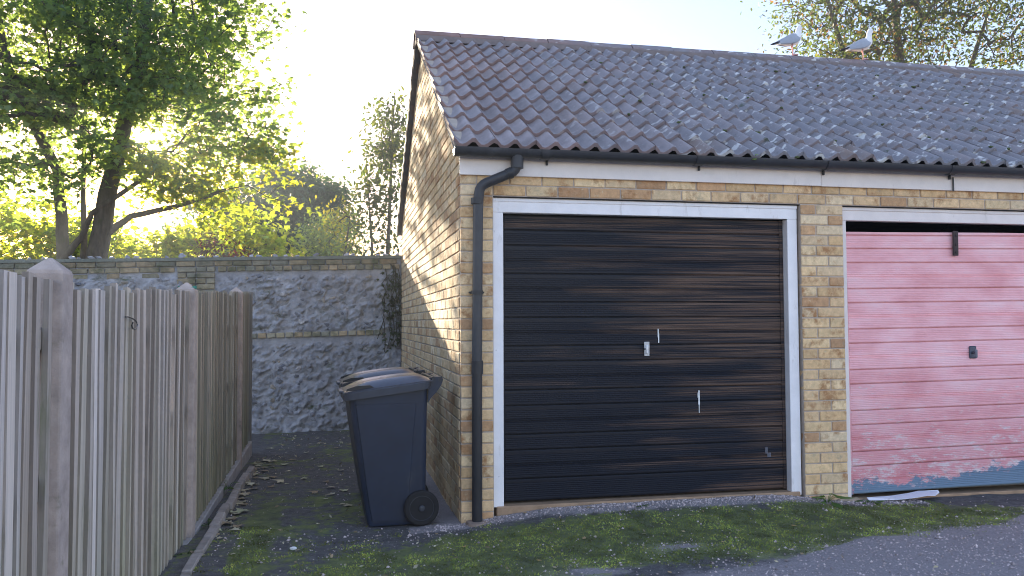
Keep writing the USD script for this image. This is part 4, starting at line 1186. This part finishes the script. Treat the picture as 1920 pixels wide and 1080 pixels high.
def make_tree(name, label, cat, stems, stem_r, els, n_clusters, per, leaf_size, outline, colors, seed, spread=0.42, group=None, bark=(0.10, 0.085, 0.07), droop=0.5, holes=None, extra=None, leafy=0.012, recolor=None, mat="leaf", thin=0.40):
    r = np.random.default_rng(seed)
    t = thing(name, label, cat, group)
    tips = in_ellipsoids(els, n_clusters, r)
    if holes is not None:
        tips = tips[holes(tips)]
    tips = tips[meshkit.fbm(tips * 0.75, 3, seed) > thin]
    if extra is not None:
        tips = np.vstack([tips, extra])
    for st_, (ra, rb) in zip(stems, stem_r):
        st_ = np.array(st_, float)
        s = np.linspace(0, 1, len(st_))
        f_ = np.linspace(0, 1, 4 * (len(st_) - 1) + 1)
        pts_ = np.column_stack([np.interp(f_, s, st_[:, k]) for k in range(3)])
        pts_ += r.normal(0, 0.012, pts_.shape) * (ra / 0.15)
        obj("trunk", tube(pts_, ra + (rb - ra) * f_ + 0.35 * ra * np.exp(-f_ * 14), 12), "bark", t, smooth=True, tint=bark)
    br_ = skeleton(stems, tips, r, leafy=leafy)
    obj("branches", join(br_), "bark", t, smooth=True, tint=np.array(bark) * 0.8, kind="stuff")
    k = r.poisson(per, len(tips))
    ctr = np.repeat(tips, k, 0)
    off = r.normal(size=ctr.shape) * np.array([spread, spread, spread * 0.55])
    ctr = ctr + off
    cl_t = r.integers(0, len(colors), len(tips))
    col = np.array(colors)[np.repeat(cl_t, k)]
    alt = r.random(len(ctr)) < 0.3
    col[alt] = np.array(colors)[r.integers(0, len(colors), alt.sum())]
    if recolor is not None:
        col = recolor(ctr, col, r)
    col = col * r.uniform(0.75, 1.25, (len(ctr), 1))
    v, f, tt = leaves(ctr, leaf_size, outline, r, col, droop)
    obj("crown", (v, f), mat, t, tint=tt, kind="stuff")
    return t


GREENS = [(0.14, 0.215, 0.12), (0.15, 0.225, 0.11), (0.125, 0.205, 0.12), (0.18, 0.24, 0.11), (0.14, 0.215, 0.14)]
YELL = [(0.26, 0.33, 0.06), (0.30, 0.36, 0.06), (0.22, 0.31, 0.06), (0.34, 0.34, 0.055)]

def sun_gaps(p):
    """Thins the crown at its bright gaps and along sun rays to the gable."""
    d = (p - np.array(CAM)) / np.linalg.norm(p - np.array(CAM), axis=1, keepdims=True)
    keep = np.ones(len(p), bool)
    rr_ = np.random.default_rng(9).random(len(p))
    for px, deg, part in (((205, 235), 1.0, 0.9), ((250, 250), 1.1, 0.9), ((305, 262), 1.0, 0.9), ((258, 345), 0.8, 0.9), ((178, 362), 0.6, 0.9), ((100, 272), 0.9, 0.85), ((345, 215), 1.0, 0.7), ((250, 240), 4.0, 0.35), ((480, 128), 1.3, 0.9), ((450, 250), 1.0, 0.7)):
        q_ = bp(px, 1, 12.0) - np.array(CAM)
        q_ /= np.linalg.norm(q_)
        keep &= ~((d @ q_ > math.cos(math.radians(deg))) & (rr_ < part))
    # leaves carved out along sun rays to put light streaks on the gable
    t_ = p[:, 0] / SUN[0]
    hy, hz = p[:, 1] - t_ * SUN[1], p[:, 2] - t_ * SUN[2]
    edge_ = 2.12 - (5.43 - hy) * 0.2212
    on = (hy > -0.6) & (hy < 5.6)
    n_ = meshkit.fbm(np.stack([hy * 1.1, hz * 1.4, hy * 0], -1), 2, 12)
    band = on & (hz > edge_ - 0.3) & (hz < edge_ + 0.42)
    high = on & (hz > edge_ + 1.15) & (n_ > 0.42)
    keep &= ~(band & (rr_ < 0.93)) & ~(high & (rr_ < 0.42))
    return keep


def syc_colour(c, col, r):
    low = np.clip((5.0 - c[:, 2]) / 0.8, 0, 1) * np.clip((c[:, 0] + 5.2) / 1.0, 0, 1)
    pick = r.random(len(c)) < low * 0.75
    col[pick] = np.array(YELL)[r.integers(0, 4, pick.sum())] * 0.8  # sunlit yellow painted into the low right leaves
    return col


syc_els = [((-7.0, 12.4, 7.4), (3.9, 3.2, 3.6), 1.0), ((-4.5, 12.0, 6.8), (2.5, 2.0, 2.5), 1.7), ((-3.6, 11.6, 4.6), (2.0, 1.6, 1.1), 2.2), ((-6.6, 11.2, 4.4), (2.6, 1.8, 1.3), 1.0), ((-9.4, 11.5, 6.0), (2.4, 2.5, 3.0), 0.9), ((-7.2, 9.0, 5.6), (1.5, 1.2, 2.2), 1.2), ((-2.9, 11.8, 3.7), (1.1, 1.2, 0.7), 1.2)]
make_tree("sycamore_tree", "large green sycamore with several trunks behind the flint wall on the left", "tree",
          [[(-5.45, 12, 0), (-5.40, 12, 2.6), (-5.2, 12.05, 4.2), (-4.7, 12.1, 6.4), (-4.5, 12, 8.8)], [(-6.0, 12.1, 0), (-6.05, 12.1, 2.6), (-6.2, 12.2, 4.2), (-7.2, 12.3, 6.2), (-7.6, 12.4, 8.6)], [(-5.8, 12.3, 0.5), (-5.74, 12.3, 2.8), (-5.8, 12.4, 4.0), (-5.9, 12.8, 7.0)], [(-6.02, 12.05, 2.55), (-5.7, 12.0, 2.95), (-5.5, 11.9, 3.4), (-4.4, 11.8, 4.2)], [(-5.3, 12, 3.0), (-4.8, 11.9, 3.35), (-3.8, 11.8, 3.6), (-3.0, 11.7, 3.9)], [(-6.0, 11.9, 5.2), (-6.9, 11.0, 5.5), (-7.8, 9.8, 5.9), (-8.4, 9.0, 6.4)]],
          [(0.23, 0.09), (0.14, 0.06), (0.075, 0.03), (0.07, 0.04), (0.07, 0.03), (0.10, 0.05)], syc_els, 2000, 35, 0.12, MAPLE, GREENS, 101, spread=0.25, thin=0.405, holes=sun_gaps, recolor=syc_colour, mat="sunny_leaf",
          extra=np.array([(-1.95, 11.8, 6.1), (-2.2, 11.9, 5.7), (-2.6, 11.9, 5.9), (-1.9, 12, 5.0), (-2.1, 11.9, 4.7), (-2.5, 12, 4.9), (-2.0, 12, 7.6), (-2.3, 12, 7.2), (-2.6, 12, 7.7), (-1.85, 11.9, 4.2), (-2.2, 11.6, 3.75), (-1.8, 11.6, 3.6)]), droop=0.6)
make_tree("hedge_shrub", "low yellow green shrub glowing in the sun beyond the sycamore trunks", "shrub", [[(-9.5, 17, 0), (-9.3, 17, 2.2)], [(-6.5, 17.3, 0), (-6.4, 17.2, 2.2)], [(-4.0, 17, 0), (-4.1, 17, 2.0)]], [(0.08, 0.05)] * 3,
          [((-9.0, 17, 3.0), (2.4, 1.0, 1.5), 1), ((-6.0, 17.2, 2.9), (2.4, 1.0, 1.3), 1), ((-3.6, 17, 2.9), (1.7, 0.9, 1.3), 1)], 480, 32, 0.15, MAPLE, YELL, 102, spread=0.3, mat="sunny_leaf")
make_tree("dark_tree", "dark round evergreen tree farther back, beyond the wall's middle", "tree", [[(-3.0, 30, 0), (-3.0, 30, 4.0), (-2.9, 30, 6.0)]], [(0.25, 0.1)],
          [((-3.0, 30, 6.0), (2.3, 2.0, 2.1), 1), ((-1.5, 30.4, 5.4), (1.5, 1.3, 2.0), 1.3), ((-5.4, 30, 5.0), (1.8, 1.5, 1.6), 1)], 900, 40, 0.20, DIAM, [(0.05, 0.10, 0.05), (0.045, 0.09, 0.048), (0.06, 0.105, 0.05)], 103, spread=0.32)
make_tree("pale_tree", "small pale green tree just beyond the wall beside the dark tree", "tree", [[(-1.2, 22, 0), (-1.2, 22, 3.4)]], [(0.07, 0.03)],
          [((-1.2, 22, 4.0), (0.85, 0.8, 0.85), 1), ((-1.0, 22, 3.1), (0.7, 0.6, 0.5), 1)], 120, 40, 0.12, OVAL, [(0.20, 0.27, 0.10), (0.18, 0.26, 0.09), (0.22, 0.28, 0.10)], 104, spread=0.22)
make_tree("slender_tree", "slender sparse young tree rising behind the gable end", "tree", [[(0.35, 14, 0), (0.3, 14, 3.0), (0.38, 14, 5.2), (0.45, 14, 6.6)], [(0.0, 14.2, 0), (-0.05, 14.2, 3.0), (-0.2, 14.2, 5.0)]], [(0.06, 0.012), (0.05, 0.012)],
          [((0.38, 14, 5.6), (0.32, 0.4, 0.95), 1.4), ((0.15, 14, 4.6), (0.45, 0.4, 0.9), 1), ((0.1, 14, 3.3), (0.55, 0.4, 0.8), 0.6)], 170, 19, 0.13, OVAL, [(0.05, 0.085, 0.03), (0.07, 0.10, 0.03), (0.10, 0.12, 0.03)], 105, spread=0.25, leafy=0.01)
make_tree("yellow_bush", "thin yellowish bush with bare twigs left of the gable end", "shrub", [[(-0.75, 15, 0), (-0.7, 15, 2.8), (-0.55, 15, 3.8)]], [(0.05, 0.015)],
          [((-0.6, 15, 3.5), (0.65, 0.5, 0.8), 1)], 60, 16, 0.10, OVAL, [(0.26, 0.27, 0.06), (0.30, 0.28, 0.06), (0.18, 0.24, 0.06)], 106, mat="sunny_leaf", spread=0.2, leafy=0.012)
make_tree("red_bush", "dark red leaved bush low behind the flint wall", "shrub", [[(-3.7, 16, 0), (-3.7, 16, 2.4)]], [(0.05, 0.03)],
          [((-3.6, 16, 2.9), (0.65, 0.5, 0.5), 1)], 40, 22, 0.10, OVAL, [(0.10, 0.02, 0.03), (0.14, 0.03, 0.035), (0.08, 0.025, 0.035)], 107, spread=0.2)
make_tree("autumn_tree", "tree with browning orange and green leaves behind the garage roof", "tree", [[(11.6, 10.5, 0), (11.5, 10.5, 4.0), (11.2, 10.4, 6.8), (11.0, 10.4, 9.0)], [(11.5, 10.5, 3.6), (10.0, 10.3, 6.2), (9.2, 10.2, 8.4)], [(11.5, 10.6, 4.2), (13.0, 10.6, 6.6), (13.6, 10.6, 8.2)]], [(0.2, 0.05), (0.1, 0.03), (0.1, 0.03)],
          [((10.7, 10.4, 8.1), (2.3, 1.9, 2.0), 1), ((12.9, 10.4, 7.6), (2.0, 1.8, 1.7), 1), ((9.2, 10.2, 7.4), (1.1, 1.2, 1.2), 1)], 640, 30, 0.10, OVAL, [(0.075, 0.11, 0.055), (0.06, 0.095, 0.05), (0.065, 0.10, 0.055), (0.15, 0.085, 0.04), (0.075, 0.10, 0.055), (0.095, 0.105, 0.06), (0.06, 0.09, 0.05)], 108, spread=0.32, leafy=0.014)

# ------------------------------------------------------------------ ivy in the corner of the flint wall
r = np.random.default_rng(41)
IVY = thing("ivy", "dark straggling ivy in the corner of flint wall and gable", "ivy")
st_pts, lc = [], []
for k in range(9):
    x, z = r.uniform(-0.26, -0.03), 2.02 + SH * 0 - r.uniform(0, 0.1)
    line = [(x, WY - 0.03, z)]
    while z > r.uniform(0.75, 1.3):
        z -= 0.09
        x = np.clip(x + r.normal(0, 0.03), -0.4, -0.02)
        line.append((x, WY - 0.04 - r.uniform(0, 0.03), z))
        for _ in range(4):
            if r.random() < 0.45:
                lc.append((x + r.normal(0, 0.035), WY - 0.05 - r.uniform(0, 0.04), z + r.normal(0, 0.04)))
    st_pts.append(tube(line, 0.005, 5))
obj("stem", join(st_pts), "bark", IVY, tint=(0.05, 0.045, 0.03))
v, f, tt = leaves(np.array(lc), 0.05, MAPLE, r, np.array([(0.045, 0.065, 0.03)]) * r.uniform(0.7, 1.3, (len(lc), 1)), 0.9)
obj("foliage", (v, f), "leaf", IVY, tint=tt, kind="stuff")

# ------------------------------------------------------------------ weeds
def weed(name, label, c, n, size, height, seed, color=(0.07, 0.13, 0.035), outline=OVAL):
    r = np.random.default_rng(seed)
    w = thing(name, label, "weed")
    tv, tf = leaf_template(outline)
    for k in range(n):
        az, up = 2 * math.pi * k / n + r.uniform(-0.5, 0.5), r.uniform(0.15, 0.9)
        L = size * r.uniform(0.6, 1.2)
        base = np.array(c) + [0.01 * math.cos(az), 0.01 * math.sin(az), 0]
        mid = base + np.array([math.cos(az) * L * 0.35, math.sin(az) * L * 0.35, height * up])
        fwd = np.array([math.cos(az) * 0.9, math.sin(az) * 0.9, 0.15 - 0.75 * r.random()])
        fwd /= np.linalg.norm(fwd)
        side = np.cross(fwd, [0, 0, 1.0])
        side /= np.linalg.norm(side)
        nn = np.cross(side, fwd)
        v = mid + L * (tv[:, :1] * side * 1.35 + tv[:, 1:2] * fwd + tv[:, 2:3] * nn)
        lf = obj("leaf", (v, tf), "leaf", w, tint=np.array(color) * r.uniform(0.8, 1.25))
        obj("stalk", tube([base, (base + mid) / 2 + [0, 0, 0.01], mid], 0.0022, 5), "leaf", w, tint=np.array(color))
    return w


weed("pier_weed", "broad leaved green weed at the foot of the brick pier between the doors", (2.60, -0.10, -0.03), 10, 0.125, 0.07, 1, (0.10, 0.19, 0.05))
weed("pier_weed", "small low weed left of the pink door's bottom corner", (2.95, -0.08, -0.055), 7, 0.075, 0.02, 2, (0.09, 0.17, 0.045))
weed("gutter_weed", "tiny bright green seedling growing in the roof gutter", (2.085, -0.10, 2.38), 5, 0.055, 0.045, 3, (0.16, 0.26, 0.03))
weed("step_weed", "tiny weed in the grit below the middle of the black door", (1.22, -0.10, 0.0), 5, 0.035, 0.015, 4)
weed("fence_weed", "small green weed between fence and edging, nearest the camera", (-1.645, -0.35, -0.09), 7, 0.06, 0.05, 5, (0.05, 0.10, 0.035))
weed("fence_weed", "small green weed at the gravel board beside the second fence post", (-1.64, 0.42, -0.09), 7, 0.055, 0.05, 6, (0.05, 0.10, 0.04))
weed("fence_weed", "small green weed on the gravel board near the far end of the fence", (-1.65, 1.55, -0.07), 7, 0.06, 0.06, 7, (0.06, 0.12, 0.035))

# ------------------------------------------------------------------ fallen leaves and litter
r = np.random.default_rng(51)


def ground_leaf(name, x, y, size, tint, label, group, outline=MAPLE, mat="dry_leaf"):
    tv, tf = leaf_template(outline)
    a_ = r.uniform(0, 2 * np.pi)
    R = np.array([[math.cos(a_), -math.sin(a_), 0], [math.sin(a_), math.cos(a_), 0], [0, 0, 1]])
    v = (tv - [0, 0.4, 0]) * size * np.array([1, 1, r.uniform(-0.9, 1.2)])
    v[:, 2] += 0.25 * size * (v[:, 1] / size) ** 2 * r.uniform(-0.3, 1.2) + r.uniform(-0.08, 0.12) * v[:, 0]
    v = v @ R.T
    v[:, 2] += -v[:, 2].min() + 0.004
    v += [x, y, float(ground_z(x, y)) + 0.003]
    obj(name, (v, tf), mat, "/World", tint=tint, label=label, cat="leaf", group=group)


LC = [(0.46, 0.40, 0.26), (0.38, 0.33, 0.22), (0.50, 0.46, 0.32), (0.34, 0.26, 0.16), (0.40, 0.40, 0.24), (0.30, 0.22, 0.13)]
path_px = [(588, 922), (620, 914), (645, 918), (620, 925), (642, 945), (652, 948), (585, 858), (548, 858), (520, 850), (533, 868), (600, 828), (575, 845), (560, 832), (500, 862), (512, 872), (497, 880), (478, 866), (540, 880), (615, 850), (640, 826), (655, 830), (630, 838), (505, 838), (612, 902), (411, 1014), (566, 822), (595, 818), (524, 827), (537, 905), (610, 935), (570, 895), (602, 872), (480, 905), (640, 880)]
for px in path_px:
    p = bp(px, 2, -0.09)
    ground_leaf("fallen_leaf", p[0], min(p[1], 5.2), r.uniform(0.045, 0.09), np.array(LC[r.integers(6)]) * r.uniform(0.8, 1.15), "pale fallen leaf lying on the dark path between the fence and the bins", "fallen leaves on the path")
for k in range(44):
    y = r.uniform(0.2, 3.3)
    x = -1.60 + abs(r.normal(0, 0.09)) + 0.03
    ground_leaf("edge_leaf", x, y, r.uniform(0.05, 0.11), np.array(LC[r.integers(6)]) * r.uniform(0.55, 1.0), "dry brown leaf in the drift along the foot of the fence", "leaves drifted against the fence edging")
for px in [(985, 975), (1050, 985), (1095, 1012), (1208, 1005), (1355, 1017), (1296, 978), (1385, 1000), (1460, 970), (1160, 995), (870, 1022), (940, 1015), (1010, 1048), (1255, 1068), (1040, 1060), (1490, 990)]:
    p = bp(px, 2, -0.06)
    ground_leaf("moss_leaf", p[0], p[1], r.uniform(0.03, 0.055), np.array([(0.45, 0.30, 0.12), (0.40, 0.33, 0.2), (0.5, 0.36, 0.18)][r.integers(3)]), "small yellow brown leaf on the moss before the garage doors", "small leaves on the moss", OVAL)
v = bp((550, 1032), 2, -0.07)
cr = np.random.default_rng(3)
sc = trimesh.creation.icosphere(2, 1.0)
sv = np.asarray(sc.vertices) * [0.020, 0.011, 0.010] * (1 + 0.5 * (meshkit.fbm(np.asarray(sc.vertices) * 2.5, 3, 4) - 0.5)[:, None])
obj("paper_scrap", (sv + v + [0, 0, 0.012], np.asarray(sc.faces)), "matte", "/World", tint=(0.72, 0.74, 0.76), label="small crumpled white scrap lying alone on the mossy path", cat="litter")
# bent pale trim strip under the pink door
pa, pb, pm, pn = bp((1612, 937), 1, -0.03), bp((1698, 934), 1, -0.05), bp((1712, 926), 1, -0.06), bp((1748, 928), 1, -0.02)
line = [(2.985, -0.02, -0.045), (3.18, -0.035, -0.043), (3.33, -0.055, -0.036), (3.40, -0.06, -0.012), (3.46, -0.05, -0.018), (3.57, -0.02, -0.022)]
wv = [0.012, 0.035, 0.045, 0.05, 0.055, 0.008]
rings = [np.array([(x, y - w, z - 0.004), (x, y + w, z + 0.010), (x, y + w, z + 0.013), (x, y - w, z - 0.001)]) for (x, y, z), w in zip(line, wv)]
rings = [q_ + r.normal(0, 0.004, (1, 3)) for q_ in rings]
obj("trim_strip", loft(rings), "white_paint", "/World", tint=(0.72, 0.74, 0.80), label="bent pale strip of broken trim lying under the pink door", cat="trim strip")

# small scraps of leaf, too many to count
NL = 620
fx, fy = r.uniform(-1.5, -0.05, NL), r.uniform(-1.6, 5.2, NL)
fx[:170], fy[:170] = r.uniform(-1.5, 3.6, 170), -r.uniform(0.05, 1.7, 170)
fx[170:320], fy[170:320] = -1.60 + np.abs(r.normal(0, 0.10, 150)), r.uniform(-0.6, 3.4, 150)
fc = np.stack([fx, fy, ground_z(fx, fy) + 0.008], -1)
v, f, tt = leaves(fc, 0.024, DIAM, r, np.array(LC)[r.integers(0, 6, NL)] * r.uniform(0.5, 1.2, (NL, 1)), 0.0, 0.6)
obj("leaf_litter", (v, f), "dry_leaf", "/World", tint=tt, label="small pale scraps of dead leaf strewn over path and moss", cat="leaf litter", kind="stuff")

# grit: small loose stones, and short moss blades that give the ground its rough edge
N = 26000
gxp, gyp = r.uniform(-1.6, 4.6, N), r.uniform(-2.4, 0.02, N)
more = r.uniform(0, 1, 5000)
gxp = np.concatenate([gxp, r.uniform(-0.15, 3.4, 5000), r.uniform(-1.55, -0.1, 3500)])
gyp = np.concatenate([gyp, -np.abs(r.normal(0, 0.07, 5000)) + 0.0, r.uniform(-1, 5.3, 3500)])
gc = grit_cover(gxp, gyp)
keep = r.random(len(gxp)) < np.clip(gc * 0.85 + 0.05 + 0.10 * ((gyp > -0.6) & (gxp < -0.1)), 0, 1)
gxp, gyp = gxp[keep], gyp[keep]
gz = ground_z(gxp, gyp)
oct_v = np.array([(1, 0, 0), (0, 1, 0), (-1, 0, 0), (0, -1, 0), (0, 0, 0.8), (0, 0, -0.8)])
oct_f = np.array([(0, 1, 4), (1, 2, 4), (2, 3, 4), (3, 0, 4), (1, 0, 5), (2, 1, 5), (3, 2, 5), (0, 3, 5)])
n = len(gxp)
sz = np.exp(r.normal(math.log(0.0046), 0.4, n))
an = r.uniform(0, 6.28, n)
loc = oct_v[None] * r.uniform(0.6, 1.2, (n, 6, 1)) * sz[:, None, None]
ca, sa = np.cos(an)[:, None], np.sin(an)[:, None]
vv = np.stack([loc[..., 0] * ca - loc[..., 1] * sa, loc[..., 0] * sa + loc[..., 1] * ca, loc[..., 2]], -1) + np.stack([gxp, gyp, gz + sz * 0.3], -1)[:, None]
ff = oct_f[None] + (np.arange(n) * 6)[:, None, None]
tt = np.repeat(np.array([(0.46, 0.39, 0.38)]) * r.uniform(0.45, 1.45, (n, 1)), 6, 0)
obj("loose_grit", (vv.reshape(-1, 3), ff.reshape(-1, 3)), "gravel", "/World", tint=tt, label="loose pale grit scattered over the yard and along the wall foot", cat="grit", kind="stuff")

N = 150000
mx, my = r.uniform(-1.55, 4.6, N), r.uniform(-2.3, 0.3, N)
mc = moss_cover(mx, my) + meshkit.fbm(np.stack([mx * 7, my * 7, mx * 0], -1), 4, 77)
mc = np.where(grit_cover(mx, my) > 0.45, mc - 0.3, mc)
keep = (mc > 0.92 + 0.2 * r.random(N)) & ((my < -0.02) | (mx < -0.05))
mx, my = mx[keep], my[keep]
n = len(mx)
h = r.uniform(0.004, 0.011, n)
an = r.uniform(0, 6.28, n)
w = r.uniform(0.002, 0.0045, n)
zz = ground_z(mx, my) - 0.001
lean = r.normal(0, 0.006, (n, 2))
vv = np.stack([np.stack([mx - w * np.cos(an), my - w * np.sin(an), zz], -1), np.stack([mx + w * np.cos(an), my + w * np.sin(an), zz], -1), np.stack([mx + lean[:, 0], my + lean[:, 1], zz + h], -1)], 1)
mv_ = np.clip(0.35 + 3.2 * (meshkit.fbm(np.stack([mx * 8, my * 8, mx * 0], -1), 4, 91) - 0.36), 0.3, 1.9)[:, None]
tt = np.repeat(np.array([(0.22, 0.27, 0.05)]) * mv_ * r.uniform(0.6, 1.4, (n, 1)) * np.column_stack([r.uniform(0.8, 1.3, n), np.ones(n), np.ones(n)]), 3, 0)
obj("moss", (vv.reshape(-1, 3), np.arange(3 * n).reshape(-1, 3)), "matte", "/World", tint=tt, label="low green moss spreading over the tarmac before the garages", cat="moss", kind="stuff")
